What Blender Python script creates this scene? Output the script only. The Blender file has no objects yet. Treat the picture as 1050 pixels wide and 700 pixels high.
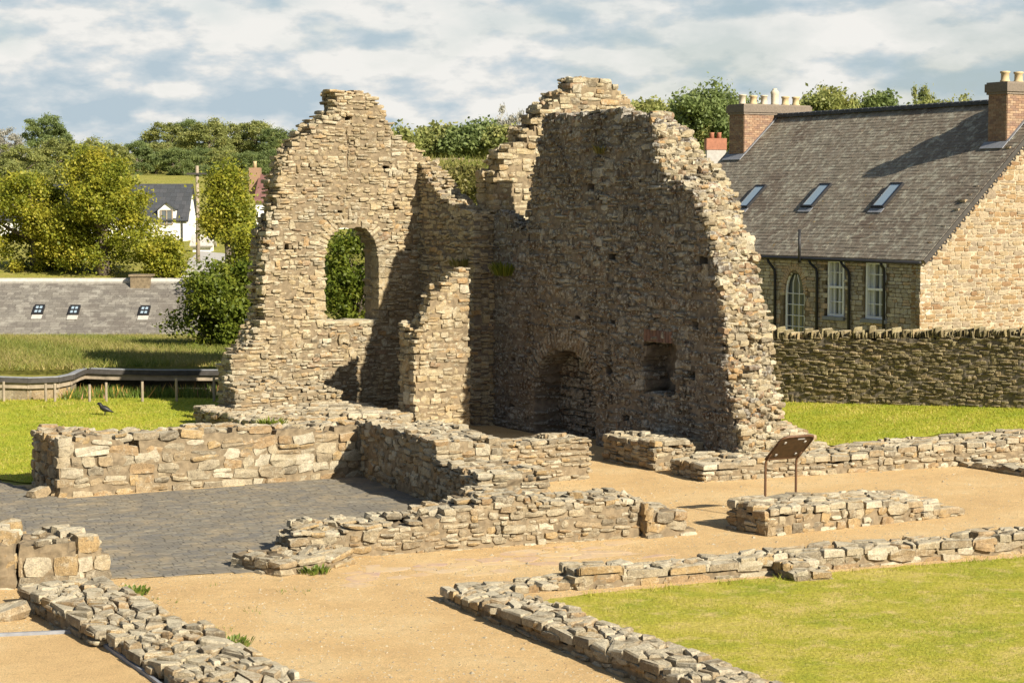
import bpy, math, random
import numpy as np
from mathutils import Vector
from mathutils.geometry import delaunay_2d_cdt

random.seed(7)
rng = np.random.default_rng(7)
scene = bpy.context.scene
COL = scene.collection

# ------------------------------------------------------------------ camera, sky, sun, exposure
CAM_H, F_PX, V_H = 5.2, 2042.0, 212.0            # eye height, focal length and horizon in photo pixels
PITCH = math.atan((350.0 - V_H) / F_PX)
cam_data = bpy.data.cameras.new('camera')
cam = bpy.data.objects.new('camera', cam_data)
COL.objects.link(cam)
cam.location = (0, 0, CAM_H)
cam.rotation_euler = (math.pi / 2 - PITCH, 0, 0)
cam_data.sensor_width = 36.0
cam_data.lens = F_PX / 1050.0 * 36.0
cam_data.clip_start = 0.1
cam_data.clip_end = 5000.0
scene.camera = cam

TO_SUN = Vector((1.13, -1.26, 1.0)).normalized()
SUN_EL = math.asin(TO_SUN.z)
SUN_ROT = math.atan2(TO_SUN.x, TO_SUN.y)

world = bpy.data.worlds.new('World')
scene.world = world
world.use_nodes = True
wn, wl = world.node_tree.nodes, world.node_tree.links
wn.clear()
w_out = wn.new('ShaderNodeOutputWorld')
sky = wn.new('ShaderNodeTexSky')
sky.sky_type = 'NISHITA'
sky.sun_disc = False
sky.sun_elevation = SUN_EL
sky.sun_rotation = SUN_ROT
sky.altitude = 50
sky.air_density = 1.0
sky.dust_density = 1.2
bg_sky = wn.new('ShaderNodeBackground'); bg_sky.inputs[1].default_value = 0.05
wl.new(sky.outputs[0], bg_sky.inputs[0])
tc = wn.new('ShaderNodeTexCoord')
def wmap(sc, loc=(0, 0, 0)):
    m = wn.new('ShaderNodeMapping'); m.inputs['Scale'].default_value = sc; m.inputs['Location'].default_value = loc
    wl.new(tc.outputs['Generated'], m.inputs['Vector']); return m
def wnoise(m, scale, detail, rough, dist=0.0):
    n = wn.new('ShaderNodeTexNoise'); n.inputs['Scale'].default_value = scale; n.inputs['Detail'].default_value = detail
    n.inputs['Roughness'].default_value = rough; n.inputs['Distortion'].default_value = dist
    wl.new(m.outputs[0], n.inputs['Vector']); return n
def wramp(src, stops):
    r = wn.new('ShaderNodeValToRGB'); cr = r.color_ramp
    while len(cr.elements) < len(stops): cr.elements.new(0.5)
    for e, (p, c) in zip(cr.elements, stops): e.position = p; e.color = (*c, 1)
    wl.new(src, r.inputs[0]); return r
n_cover = wnoise(wmap((1, 1, 2.2), (3.1, 0.4, 1.7)), 7.0, 10, 0.56, 0.1)
cover = wramp(n_cover.outputs[0], [(0.36, (0.45,) * 3), (0.52, (1, 1, 1))])
n_a = wnoise(wmap((1, 1, 2.4), (1.3, 2.2, 0.31)), 17.0, 12, 0.54, 0.0)
n_b = wnoise(wmap((1, 1, 2.4), (1.3, 2.2, 0.330)), 17.0, 12, 0.54, 0.0)
n_c = wnoise(wmap((1, 1, 3.2), (5.3, 1.2, 0.7)), 8.0, 6, 0.5, 0.0)
dif = wn.new('ShaderNodeMath'); dif.operation = 'SUBTRACT'
wl.new(n_a.outputs[0], dif.inputs[0]); wl.new(n_b.outputs[0], dif.inputs[1])
lit = wn.new('ShaderNodeMath'); lit.operation = 'MULTIPLY_ADD'; lit.inputs[1].default_value = 0.9
wl.new(dif.outputs[0], lit.inputs[0]); wl.new(n_a.outputs[0], lit.inputs[2])
mid = wn.new('ShaderNodeMath'); mid.operation = 'MULTIPLY_ADD'; mid.inputs[1].default_value = 0.7
wl.new(n_c.outputs[0], mid.inputs[0]); wl.new(lit.outputs[0], mid.inputs[2])
shade = wramp(mid.outputs[0], [(0.68, (0.25, 0.305, 0.342)), (0.79, (0.305, 0.345, 0.368)), (0.86, (0.36, 0.382, 0.39)), (0.915, (0.42, 0.422, 0.41)), (0.98, (0.47, 0.463, 0.442))])
sep = wn.new('ShaderNodeSeparateXYZ'); wl.new(tc.outputs['Generated'], sep.inputs[0])
fade = wn.new('ShaderNodeMapRange'); fade.interpolation_type = 'SMOOTHSTEP'
fade.inputs[1].default_value = 0.095; fade.inputs[2].default_value = 0.165; fade.inputs[3].default_value = 1.0; fade.inputs[4].default_value = 0.08
wl.new(sep.outputs[2], fade.inputs[0])
cmul = wn.new('ShaderNodeMath'); cmul.operation = 'MULTIPLY'
wl.new(cover.outputs[0], cmul.inputs[0]); wl.new(fade.outputs[0], cmul.inputs[1])
bg_cloud = wn.new('ShaderNodeBackground'); bg_cloud.inputs[1].default_value = 1.0
wl.new(shade.outputs[0], bg_cloud.inputs[0])
wmix = wn.new('ShaderNodeMixShader')
wl.new(cmul.outputs[0], wmix.inputs[0]); wl.new(bg_sky.outputs[0], wmix.inputs[1]); wl.new(bg_cloud.outputs[0], wmix.inputs[2])
wl.new(wmix.outputs[0], w_out.inputs[0])

sun_data = bpy.data.lights.new('sun', 'SUN')
sun_data.energy = 5.0
sun_data.angle = math.radians(0.5)
sun_data.color = (1.0, 0.905, 0.755)
sun = bpy.data.objects.new('sun', sun_data)
COL.objects.link(sun)
sun.rotation_euler = (-TO_SUN).to_track_quat('-Z', 'Y').to_euler()

scene.view_settings.view_transform = 'Standard'
scene.view_settings.look = 'None'
scene.view_settings.exposure = 0.93
scene.view_settings.gamma = 1.0
scene.view_settings.use_curve_mapping = False
scene.render.engine = 'CYCLES'
scene.cycles.max_bounces = 6
scene.cycles.transparent_max_bounces = 8

# ------------------------------------------------------------------ geometry helpers
CP, SP = math.cos(PITCH), math.sin(PITCH)
EYE = np.array((0.0, 0.0, CAM_H))
def ray(u, v):                                   # a direction of sight, used to measure the photograph
    x, y = u - 525.0, 350.0 - v
    return np.array((x, F_PX * CP + y * SP, -F_PX * SP + y * CP))
def gp(u, v, z=0.0):
    d = ray(u, v); t = (z - CAM_H) / d[2]
    return np.array((d[0] * t, d[1] * t))
def at_depth(u, v, Y):
    d = ray(u, v); t = Y / d[1]
    return np.array((d[0] * t, Y, CAM_H + d[2] * t))
AX = np.array((0.870, 0.492))                     # across the abbey
LX = np.array((0.492, -0.870))                    # along the abbey, towards the viewer
def sm(a, b, x):
    t = np.clip((np.asarray(x, float) - a) / (b - a), 0, 1); return t * t * (3 - 2 * t)

def zfun(x, y):
    x = np.asarray(x, float); y = np.asarray(y, float)
    wleft = 1 - sm(-3.5, -0.5, x)
    zl = 0.25 * sm(40.5, 49.0, y) - 0.23 * sm(53, 72, y)
    wr = sm(3.0, 5.5, x)
    xr = np.clip(x, 4, 14)
    zr = (0.052 * (xr - 7) + 0.0115 * (np.clip(y, 44, 58) - 45)) * sm(42, 47, y) * (1 - sm(57, 66, y))
    bank = 6.9 * sm(58, 84, y) * sm(-9, -5, x) * (1 - sm(3, 8, x)) * (1 - sm(95, 160, y))
    far = 2.3 * sm(82, 95, y) + 0.9 * sm(95, 130, y) + 6.2 * sm(130, 250, y) + 6 * sm(250, 420, y)
    return wleft * zl + wr * zr + np.maximum(bank, far) + 0.25 * np.sin(x * 0.05) * sm(90, 140, y)
def zf(x, y): return float(zfun(x, y))

_base = {}                                         # world origin of each object
def set_props(o, label=None, cat=None, group=None, kind=None):
    if label: o['label'] = label
    if cat: o['category'] = cat
    if group: o['group'] = group
    if kind: o['kind'] = kind
    return o
def thing(name, loc, label, cat, group=None):
    o = bpy.data.objects.new(name, None); COL.objects.link(o)
    o.location = loc; _base[o] = np.array(loc, float)
    o.empty_display_size = 0.3
    return set_props(o, label, cat, group)
def link_mesh(name, me, parent=None, loc=(0, 0, 0)):
    o = bpy.data.objects.new(name, me); COL.objects.link(o)
    if parent is not None:
        o.parent = parent; _base[o] = _base[parent]
    else:
        o.location = loc; _base[o] = np.array(loc, float)
    return o
def raw_mesh(name, V, polys, mats, rnd=None, mi=None, smooth=False):
    """V (n,3); polys a list of (m,k) int arrays; rnd / mi per face in the same order."""
    me = bpy.data.meshes.new(name)
    V = np.asarray(V, np.float32)
    polys = [np.asarray(p, np.int32) for p in polys if len(p)]
    me.vertices.add(len(V)); me.vertices.foreach_set('co', V.ravel())
    nl = sum(p.size for p in polys); nf = sum(len(p) for p in polys)
    me.loops.add(nl); me.polygons.add(nf)
    me.loops.foreach_set('vertex_index', np.concatenate([p.ravel() for p in polys]))
    tot = np.concatenate([np.full(len(p), p.shape[1], np.int32) for p in polys])
    st = np.concatenate(([0], np.cumsum(tot)[:-1])).astype(np.int32)
    me.polygons.foreach_set('loop_start', st)
    me.polygons.foreach_set('loop_total', tot)
    if mi is not None: me.polygons.foreach_set('material_index', np.asarray(mi, np.int32))
    me.polygons.foreach_set('use_smooth', np.full(nf, bool(smooth)))
    if rnd is not None:
        a = me.attributes.new('rnd', 'FLOAT', 'FACE'); a.data.foreach_set('value', np.asarray(rnd, np.float32))
    for m in mats: me.materials.append(m)
    me.update(calc_edges=True); me.validate()
    return me
def mesh_obj(name, V, polys, mats, parent=None, rnd=None, mi=None, smooth=False, loc=None):
    V = np.asarray(V, float)
    if parent is not None: org = _base[parent]
    elif loc is not None: org = np.array(loc, float)
    else: org = np.array(((V[:, 0].min() + V[:, 0].max()) / 2, (V[:, 1].min() + V[:, 1].max()) / 2, V[:, 2].min()))
    me = raw_mesh(name, V - org, polys, mats if isinstance(mats, (list, tuple)) else [mats], rnd, mi, smooth)
    return link_mesh(name, me, parent, tuple(org))

class Geo:
    """collects boxes, prisms, tubes and lathes into one mesh, in world coordinates"""
    def __init__(s): s.V, s.Q, s.T, s.n, s.rq, s.rt = [], [], [], 0, [], []
    def add(s, V, Q=(), T=(), r=None):
        V = np.asarray(V, float)
        if r is None: r = random.random()
        s.V.append(V)
        if len(Q): s.Q.append(np.asarray(Q, int) + s.n); s.rq += [r] * len(Q)
        if len(T): s.T.append(np.asarray(T, int) + s.n); s.rt += [r] * len(T)
        s.n += len(V); return s
    def box(s, c, e1, e2, e3, r=None):             # centre and three half-edge vectors
        c, e1, e2, e3 = (np.asarray(k, float) for k in (c, e1, e2, e3))
        sg = [(-1, -1, -1), (1, -1, -1), (1, 1, -1), (-1, 1, -1), (-1, -1, 1), (1, -1, 1), (1, 1, 1), (-1, 1, 1)]
        V = [c + a * e1 + b * e2 + d * e3 for a, b, d in sg]
        return s.add(V, [(0, 3, 2, 1), (4, 5, 6, 7), (0, 1, 5, 4), (1, 2, 6, 5), (2, 3, 7, 6), (3, 0, 4, 7)], r=r)
    def abox(s, x0, x1, y0, y1, z0, z1, r=None):
        return s.box(((x0 + x1) / 2, (y0 + y1) / 2, (z0 + z1) / 2), ((x1 - x0) / 2, 0, 0), (0, (y1 - y0) / 2, 0), (0, 0, (z1 - z0) / 2), r)
    def tube(s, pts, rad, n=8, r=None, cap=True):
        pts = [np.asarray(p, float) for p in pts]
        if not hasattr(rad, '__len__'): rad = [rad] * len(pts)
        V, Q = [], []
        for i, p in enumerate(pts):
            d = pts[min(i + 1, len(pts) - 1)] - pts[max(i - 1, 0)]
            d = d / (np.linalg.norm(d) + 1e-9)
            ref = np.array((0, 0, 1.0)) if abs(d[2]) < 0.9 else np.array((1.0, 0, 0))
            a = np.cross(d, ref); a /= np.linalg.norm(a); b = np.cross(d, a)
            for k in range(n):
                t = 2 * math.pi * k / n
                V.append(p + rad[i] * (math.cos(t) * a + math.sin(t) * b))
        for i in range(len(pts) - 1):
            for k in range(n):
                Q.append((i * n + k, i * n + (k + 1) % n, (i + 1) * n + (k + 1) % n, (i + 1) * n + k))
        T = []
        if cap:
            V.append(pts[0]); V.append(pts[-1]); m = len(V)
            for k in range(n):
                T.append((m - 2, (k + 1) % n, k)); o = (len(pts) - 1) * n
                T.append((m - 1, o + k, o + (k + 1) % n))
        return s.add(V, Q, T, r)
    def lathe(s, c, prof, n=14, r=None):           # prof: (radius, height) about a vertical axis
        return s.tube([(c[0], c[1], c[2] + h + i * 1e-5) for i, (q, h) in enumerate(prof)], [q for q, h in prof], n, r)
    def prism(s, poly, ext, r=None):               # a flat 3D outline pushed along ext
        P = np.asarray(poly, float); n = len(P); ext = np.asarray(ext, float)
        V = np.vstack((P, P + ext))
        Q = [(i, (i + 1) % n, n + (i + 1) % n, n + i) for i in range(n)]
        d = P[:, :] - P[0]
        nn = np.cross(d[1], d[2] if n > 2 else d[1]); k = int(np.argmax(np.abs(nn))); ax = [i for i in range(3) if i != k]
        tri = delaunay_2d_cdt([Vector(p[ax]) for p in P], [], [list(range(n))], 1, 1e-6)[2]
        T = [tuple(t) for t in tri] + [tuple(n + i for i in reversed(t)) for t in tri]
        T = [t for t in T if max(t) < 2 * n]
        return s.add(V, Q, T, r)
    def build(s, name, mats, parent=None, smooth=False, loc=None):
        V = np.vstack(s.V); P = []; r = []
        if s.Q: P.append(np.vstack(s.Q)); r += s.rq
        if s.T: P.append(np.vstack(s.T)); r += s.rt
        return mesh_obj(name, V, P, mats, parent, r, None, smooth, loc)

# ------------------------------------------------------------------ materials
def new_mat(name):
    m = bpy.data.materials.new(name); m.use_nodes = True
    n, l = m.node_tree.nodes, m.node_tree.links
    n.clear()
    out = n.new('ShaderNodeOutputMaterial'); b = n.new('ShaderNodeBsdfPrincipled')
    l.new(b.outputs[0], out.inputs[0])
    return m, n, l, b, out
def ramp(n, l, src, stops, const=False):
    r = n.new('ShaderNodeValToRGB'); cr = r.color_ramp
    if const: cr.interpolation = 'CONSTANT'
    while len(cr.elements) < len(stops): cr.elements.new(0.5)
    for e, (p, c) in zip(cr.elements, stops): e.position = p; e.color = (*c, 1)
    l.new(src, r.inputs[0]); return r
def noise(n, l, vec, scale, detail=4, rough=0.55, dist=0.0):
    t = n.new('ShaderNodeTexNoise'); t.inputs['Scale'].default_value = scale; t.inputs['Detail'].default_value = detail
    t.inputs['Roughness'].default_value = rough; t.inputs['Distortion'].default_value = dist
    if vec is not None: l.new(vec, t.inputs['Vector'])
    return t
def mixc(n, l, fac, a, b, mode='MIX'):
    m = n.new('ShaderNodeMix'); m.data_type = 'RGBA'; m.blend_type = mode
    for s, k in ((fac, 0), (a, 6), (b, 7)):
        if hasattr(s, 'links'): l.new(s, m.inputs[k])
        elif k == 0: m.inputs[0].default_value = s
        else: m.inputs[k].default_value = (*s, 1)
    return m.outputs[2]
def bumpn(n, l, h, b, strength=0.5, dist=0.02):
    u = n.new('ShaderNodeBump'); u.inputs['Strength'].default_value = strength; u.inputs['Distance'].default_value = dist
    l.new(h, u.inputs['Height']); l.new(u.outputs[0], b.inputs['Normal'])
def pos(n, scale=None):
    return n.new('ShaderNodeNewGeometry').outputs['Position']
BW = lambda p, q: [(p, (0, 0, 0)), (q, (1, 1, 1))]

def stone_mat(name, palette, broad=None, pit_shade=0.75, gain=(0.80, 0.755, 0.645), pit_shade_scale=21, spot=7.5, ll=(0.52, 0.66), lichen=(0.52, 0.50, 0.44), lich=0.55, top=0.35, stain=(0.10, 0.085, 0.06), stain_amt=0.5, weather=0.5, patch=None):
    m, n, l, b, out = new_mat(name)
    at = n.new('ShaderNodeAttribute'); at.attribute_name = 'rnd'
    P = pos(n)
    k = len(palette)
    col = ramp(n, l, at.outputs['Fac'], [(i / k, c) for i, c in enumerate(palette)], True).outputs[0]
    v = noise(n, l, P, 14, 5, 0.65)
    col = mixc(n, l, 0.75, col, ramp(n, l, v.outputs[0], [(0.25, (0.55, 0.55, 0.55)), (0.5, (1, 1, 1)), (0.8, (1.35, 1.32, 1.25))]).outputs[0], 'MULTIPLY')
    big = noise(n, l, P, 0.7, 5, 0.65)
    if patch:
        f = ramp(n, l, big.outputs[0], BW(0.44, 0.58)).outputs[0]
        col = mixc(n, l, f, col, mixc(n, l, 0.7, col, patch), 'MIX')
    if broad:
        mpb = n.new('ShaderNodeMapping'); mpb.inputs['Scale'].default_value = (1.0, 1.0, 0.45); l.new(P, mpb.inputs[0])
        bn = noise(n, l, mpb.outputs[0], 1.15, 5, 0.62, 0.3)
        col = mixc(n, l, 1.0, col, ramp(n, l, bn.outputs[0], [(0.34, broad[0]), (0.5, (1.0, 1.0, 1.0)), (0.64, broad[1])]).outputs[0], 'MULTIPLY')
    st = noise(n, l, P, 2.3, 6, 0.7)
    f = ramp(n, l, st.outputs[0], [(0.50, (0, 0, 0)), (0.72, (stain_amt,) * 3)]).outputs[0]
    col = mixc(n, l, f, col, stain)
    li = noise(n, l, P, spot, 6, 0.75)
    f1 = ramp(n, l, li.outputs[0], [(ll[0], (0, 0, 0)), (ll[1], (lich,) * 3)]).outputs[0]
    col = mixc(n, l, f1, col, lichen)
    g = n.new('ShaderNodeNewGeometry'); s = n.new('ShaderNodeSeparateXYZ'); l.new(g.outputs['True Normal'], s.inputs[0])
    up = n.new('ShaderNodeMapRange'); up.inputs[1].default_value = 0.45; up.inputs[2].default_value = 0.95; up.inputs[4].default_value = top
    l.new(s.outputs[2], up.inputs[0])
    l2 = noise(n, l, P, 5.0, 5, 0.7)
    f2 = n.new('ShaderNodeMath'); f2.operation = 'MULTIPLY'
    l.new(up.outputs[0], f2.inputs[0]); l.new(ramp(n, l, l2.outputs[0], [(0.36, (0, 0, 0)), (0.52, (1, 1, 1))]).outputs[0], f2.inputs[1])
    col = mixc(n, l, f2.outputs[0], col, (0.72, 0.685, 0.58))
    sp = noise(n, l, P, 60, 3, 0.6)
    col = mixc(n, l, 0.6, col, ramp(n, l, sp.outputs[0], [(0.3, (0.5, 0.5, 0.5)), (0.52, (1.0, 1.0, 1.0)), (0.72, (1.5, 1.5, 1.45))]).outputs[0], 'MULTIPLY')
    col = mixc(n, l, 1.0, col, gain, 'MULTIPLY')
    l.new(col, b.inputs['Base Color']); b.inputs['Roughness'].default_value = 0.92
    b.inputs['Specular IOR Level'].default_value = 0.25
    pt = noise(n, l, P, pit_shade_scale, 4, 0.7)
    col = mixc(n, l, ramp(n, l, pt.outputs[0], [(0.60, (0, 0, 0)), (0.68, (pit_shade,) * 3)]).outputs[0], col, (0.09, 0.07, 0.045))  # dark specks painted as the shade inside small holes; no depth behind them
    l.new(col, b.inputs['Base Color'])
    hb = noise(n, l, P, 26, 6, 0.7)
    bumpn(n, l, hb.outputs[0], b, 0.8, 0.03)
    return m

PAL_RUIN = [(0.40, 0.35, 0.26), (0.26, 0.22, 0.16), (0.46, 0.42, 0.33), (0.34, 0.295, 0.22), (0.20, 0.175, 0.14), (0.52, 0.49, 0.42),
            (0.40, 0.28, 0.16), (0.32, 0.29, 0.235), (0.44, 0.41, 0.34), (0.29, 0.21, 0.15), (0.45, 0.40, 0.30), (0.35, 0.325, 0.275)]
PAL_SHADED = [(0.25, 0.235, 0.21), (0.17, 0.155, 0.135), (0.33, 0.315, 0.285), (0.21, 0.165, 0.13), (0.29, 0.27, 0.235), (0.13, 0.12, 0.11),
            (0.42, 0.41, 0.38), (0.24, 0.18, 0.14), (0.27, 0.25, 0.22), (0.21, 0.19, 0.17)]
PAL_LOW = [(0.43, 0.39, 0.31), (0.32, 0.275, 0.21), (0.49, 0.455, 0.38), (0.37, 0.30, 0.21), (0.25, 0.225, 0.185), (0.55, 0.52, 0.45),
           (0.42, 0.32, 0.19), (0.36, 0.325, 0.26), (0.37, 0.275, 0.175), (0.45, 0.40, 0.31)]
PAL_HOUSE = [(0.47, 0.37, 0.235), (0.52, 0.43, 0.30), (0.42, 0.305, 0.175), (0.55, 0.48, 0.36), (0.36, 0.24, 0.14), (0.50, 0.41, 0.27),
             (0.40, 0.34, 0.26), (0.46, 0.33, 0.19), (0.53, 0.45, 0.33), (0.43, 0.37, 0.28)]
PAL_GREY = [(0.33, 0.285, 0.22), (0.27, 0.235, 0.185), (0.38, 0.335, 0.265), (0.23, 0.195, 0.155), (0.33, 0.24, 0.165), (0.30, 0.27, 0.23)]
PAL_WALL = [(0.17, 0.155, 0.10), (0.13, 0.115, 0.075), (0.21, 0.19, 0.125), (0.15, 0.13, 0.085), (0.24, 0.20, 0.135), (0.11, 0.10, 0.07), (0.19, 0.165, 0.105)]
M = {}
M['ruin'] = stone_mat('ruin_stone', PAL_RUIN, gain=(0.81, 0.77, 0.665), ll=(0.50, 0.62), lichen=(0.60, 0.58, 0.51), broad=((0.78, 0.75, 0.70), (1.12, 1.12, 1.10)), patch=(0.42, 0.34, 0.22), lich=0.55, top=0.5)
M['long'] = stone_mat('shaded_lichened_stone', PAL_SHADED, broad=((0.55, 0.47, 0.40), (1.4, 1.38, 1.32)), gain=(0.70, 0.685, 0.65), spot=12.0, ll=(0.50, 0.60), lichen=(0.56, 0.56, 0.52), lich=0.85, top=0.4, stain=(0.10, 0.075, 0.05), patch=(0.20, 0.15, 0.10))  # lichen specks over a darker ruin stone; the face's shade is in the colour
M['broken'] = stone_mat('broken_stone', PAL_RUIN, lich=0.45, top=0.3, stain=(0.14, 0.10, 0.06))
M['low'] = stone_mat('low_wall_stone', PAL_LOW, gain=(0.745, 0.70, 0.60), broad=((0.74, 0.70, 0.64), (1.1, 1.1, 1.08)), lich=0.6, top=0.65, stain=(0.16, 0.13, 0.09), stain_amt=0.45)
M['house'] = stone_mat('house_stone', PAL_HOUSE, pit_shade=0.2, gain=(0.65, 0.605, 0.545), lich=0.15, top=0.0, stain_amt=0.15)
M['house_shaded'] = stone_mat('house_shaded_side_stone', PAL_GREY, pit_shade=0.3, gain=(1.55, 1.54, 1.48), lich=0.2, top=0.0, stain_amt=0.3)  # second copy of the house stone, its colour set for the shaded side
M['garden'] = stone_mat('garden_wall_stone', PAL_WALL, gain=(1.25, 1.15, 0.95), lichen=(0.30, 0.28, 0.20), lich=0.5, top=0.35, stain=(0.06, 0.06, 0.03))

def plain_mat(name, col, rough=0.7, var=0.25, scale=8, metal=0.0, bump=0.0, spec=0.4):
    m, n, l, b, out = new_mat(name)
    P = pos(n); v = noise(n, l, P, scale, 5, 0.6)
    lo, hi = 1 - var, 1 + var
    c = mixc(n, l, 1.0, col, ramp(n, l, v.outputs[0], [(0.3, (lo,) * 3), (0.7, (hi,) * 3)]).outputs[0], 'MULTIPLY')
    l.new(c, b.inputs['Base Color']); b.inputs['Roughness'].default_value = rough; b.inputs['Metallic'].default_value = metal
    b.inputs['Specular IOR Level'].default_value = spec
    if bump: bumpn(n, l, v.outputs[0], b, bump, 0.02)
    return m
M['mortar'] = plain_mat('earthy_mortar', (0.185, 0.143, 0.088), 0.95, 0.35, 9, bump=0.6)
M['mortar_dark'] = plain_mat('old_dark_mortar', (0.155, 0.13, 0.10), 0.95, 0.4, 7, bump=0.6)
M['mortar_pale'] = plain_mat('pale_lime_mortar', (0.40, 0.34, 0.235), 0.95, 0.15, 12, bump=0.4)
M['white'] = plain_mat('white_paint', (0.78, 0.78, 0.76), 0.5, 0.05)
M['render'] = plain_mat('white_render', (0.80, 0.79, 0.75), 0.85, 0.06)
M['black'] = plain_mat('black_iron', (0.018, 0.018, 0.02), 0.45, 0.3)
M['lead'] = plain_mat('grey_lead', (0.22, 0.23, 0.25), 0.6, 0.2)
M['brown_metal'] = plain_mat('brown_painted_metal', (0.11, 0.055, 0.025), 0.5, 0.25, 14)
M['brown_panel'] = plain_mat('brown_panel', (0.085, 0.048, 0.02), 0.5, 0.3, 12)
M['pot'] = plain_mat('buff_pot', (0.46, 0.36, 0.20), 0.8, 0.15)
M['pot_pale'] = plain_mat('pale_pot', (0.48, 0.42, 0.31), 0.8, 0.12)
M['terracotta'] = plain_mat('red_terracotta', (0.34, 0.145, 0.085), 0.8, 0.2)
M['wood'] = plain_mat('grey_wood', (0.28, 0.23, 0.165), 0.85, 0.3, 5)
M['wood_dark'] = plain_mat('dark_timber', (0.05, 0.045, 0.04), 0.8, 0.3)
M['bark'] = plain_mat('grey_bark', (0.13, 0.105, 0.08), 0.95, 0.35, 6, bump=0.7)
M['reed'] = plain_mat('sandstone_sill', (0.40, 0.36, 0.28), 0.9, 0.2)
M['concrete'] = plain_mat('pale_concrete', (0.42, 0.40, 0.36), 0.9, 0.15)
M['feather'] = plain_mat('black_feathers', (0.012, 0.012, 0.014), 0.5, 0.3)

def glass_mat(name, col, rough=0.08):
    m, n, l, b, out = new_mat(name)
    b.inputs['Base Color'].default_value = (*col, 1); b.inputs['Roughness'].default_value = rough
    b.inputs['Specular IOR Level'].default_value = 0.9
    return m
M['glass'] = glass_mat('window_glass', (0.10, 0.115, 0.12))
M['skyglass'] = glass_mat('sky_tinted_glass', (0.30, 0.39, 0.46), 0.05)  # pale blue base colour stands in for reflected sky
M['curtain'] = plain_mat('net_curtain', (0.62, 0.63, 0.60), 0.9, 0.15)

def rnd_mat(name, palette, rough=0.85, spots=None, spot_lim=(0.55, 0.66), scale=5, stretch=None, bump=0.3, spec=0.3, streak=None, orange=None):
    m, n, l, b, out = new_mat(name)
    at = n.new('ShaderNodeAttribute'); at.attribute_name = 'rnd'; P = pos(n)
    k = len(palette)
    col = ramp(n, l, at.outputs['Fac'], [(i / k, c) for i, c in enumerate(palette)], True).outputs[0]
    v = noise(n, l, P, 16, 5, 0.65)
    col = mixc(n, l, 0.8, col, ramp(n, l, v.outputs[0], [(0.25, (0.6,) * 3), (0.55, (1.0,) * 3), (0.8, (1.3,) * 3)]).outputs[0], 'MULTIPLY')
    if streak:
        s = noise(n, l, P, 0.55, 5, 0.65, 0.4)
        col = mixc(n, l, ramp(n, l, s.outputs[0], [(0.48, (0, 0, 0)), (0.66, (0.75,) * 3)]).outputs[0], col, streak)
    if orange:
        s = noise(n, l, P, 2.4, 5, 0.7)
        col = mixc(n, l, ramp(n, l, s.outputs[0], [(0.66, (0, 0, 0)), (0.72, (0.8,) * 3)]).outputs[0], col, orange)
    if spots:
        s = noise(n, l, P, scale, 6, 0.7)
        col = mixc(n, l, ramp(n, l, s.outputs[0], [(spot_lim[0], (0, 0, 0)), (spot_lim[1], (0.8,) * 3)]).outputs[0], col, spots)
    l.new(col, b.inputs['Base Color']); b.inputs['Roughness'].default_value = rough; b.inputs['Specular IOR Level'].default_value = spec
    if bump: bumpn(n, l, v.outputs[0], b, bump, 0.01)
    return m
M['slate'] = rnd_mat('lichened_slate', [(0.225, 0.192, 0.145), (0.205, 0.175, 0.13), (0.245, 0.21, 0.16), (0.212, 0.175, 0.13), (0.23, 0.20, 0.155), (0.188, 0.162, 0.122)],
                     0.8, (0.42, 0.40, 0.31), (0.50, 0.64), 3.6, streak=(0.13, 0.095, 0.07), orange=(0.34, 0.22, 0.05))
M['slate_pale'] = rnd_mat('pale_weathered_slate', [(0.19, 0.175, 0.15), (0.155, 0.142, 0.122), (0.225, 0.21, 0.18), (0.175, 0.162, 0.14), (0.14, 0.128, 0.112)],
                          0.85, (0.30, 0.285, 0.245), (0.53, 0.66), 1.6, streak=(0.12, 0.105, 0.09))
M['slate_dark'] = rnd_mat('new_slate', [(0.055, 0.06, 0.068), (0.065, 0.068, 0.075), (0.05, 0.054, 0.06)], 0.7)
M['red_slate'] = rnd_mat('red_tiles', [(0.20, 0.10, 0.085), (0.17, 0.085, 0.075), (0.22, 0.12, 0.10)], 0.85)
M['brick'] = rnd_mat('old_brick', [(0.30, 0.19, 0.12), (0.25, 0.155, 0.10), (0.34, 0.235, 0.15), (0.28, 0.195, 0.13), (0.22, 0.14, 0.10)], 0.9, (0.36, 0.31, 0.24), (0.60, 0.74), 6)
M['capbrick'] = rnd_mat('sooty_brick', [(0.17, 0.14, 0.11), (0.20, 0.165, 0.13)], 0.9)
M['redbrick'] = rnd_mat('red_brick', [(0.17, 0.095, 0.07), (0.135, 0.08, 0.065), (0.20, 0.12, 0.09)], 0.9, (0.2, 0.17, 0.13))
M['cobble'] = rnd_mat('grey_setts', [(0.20, 0.18, 0.14), (0.175, 0.16, 0.13), (0.225, 0.205, 0.16), (0.19, 0.165, 0.12), (0.165, 0.155, 0.135), (0.21, 0.185, 0.14)],
                      0.92, (0.29, 0.235, 0.15), (0.50, 0.68), 1.4, streak=(0.14, 0.13, 0.11))

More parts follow.
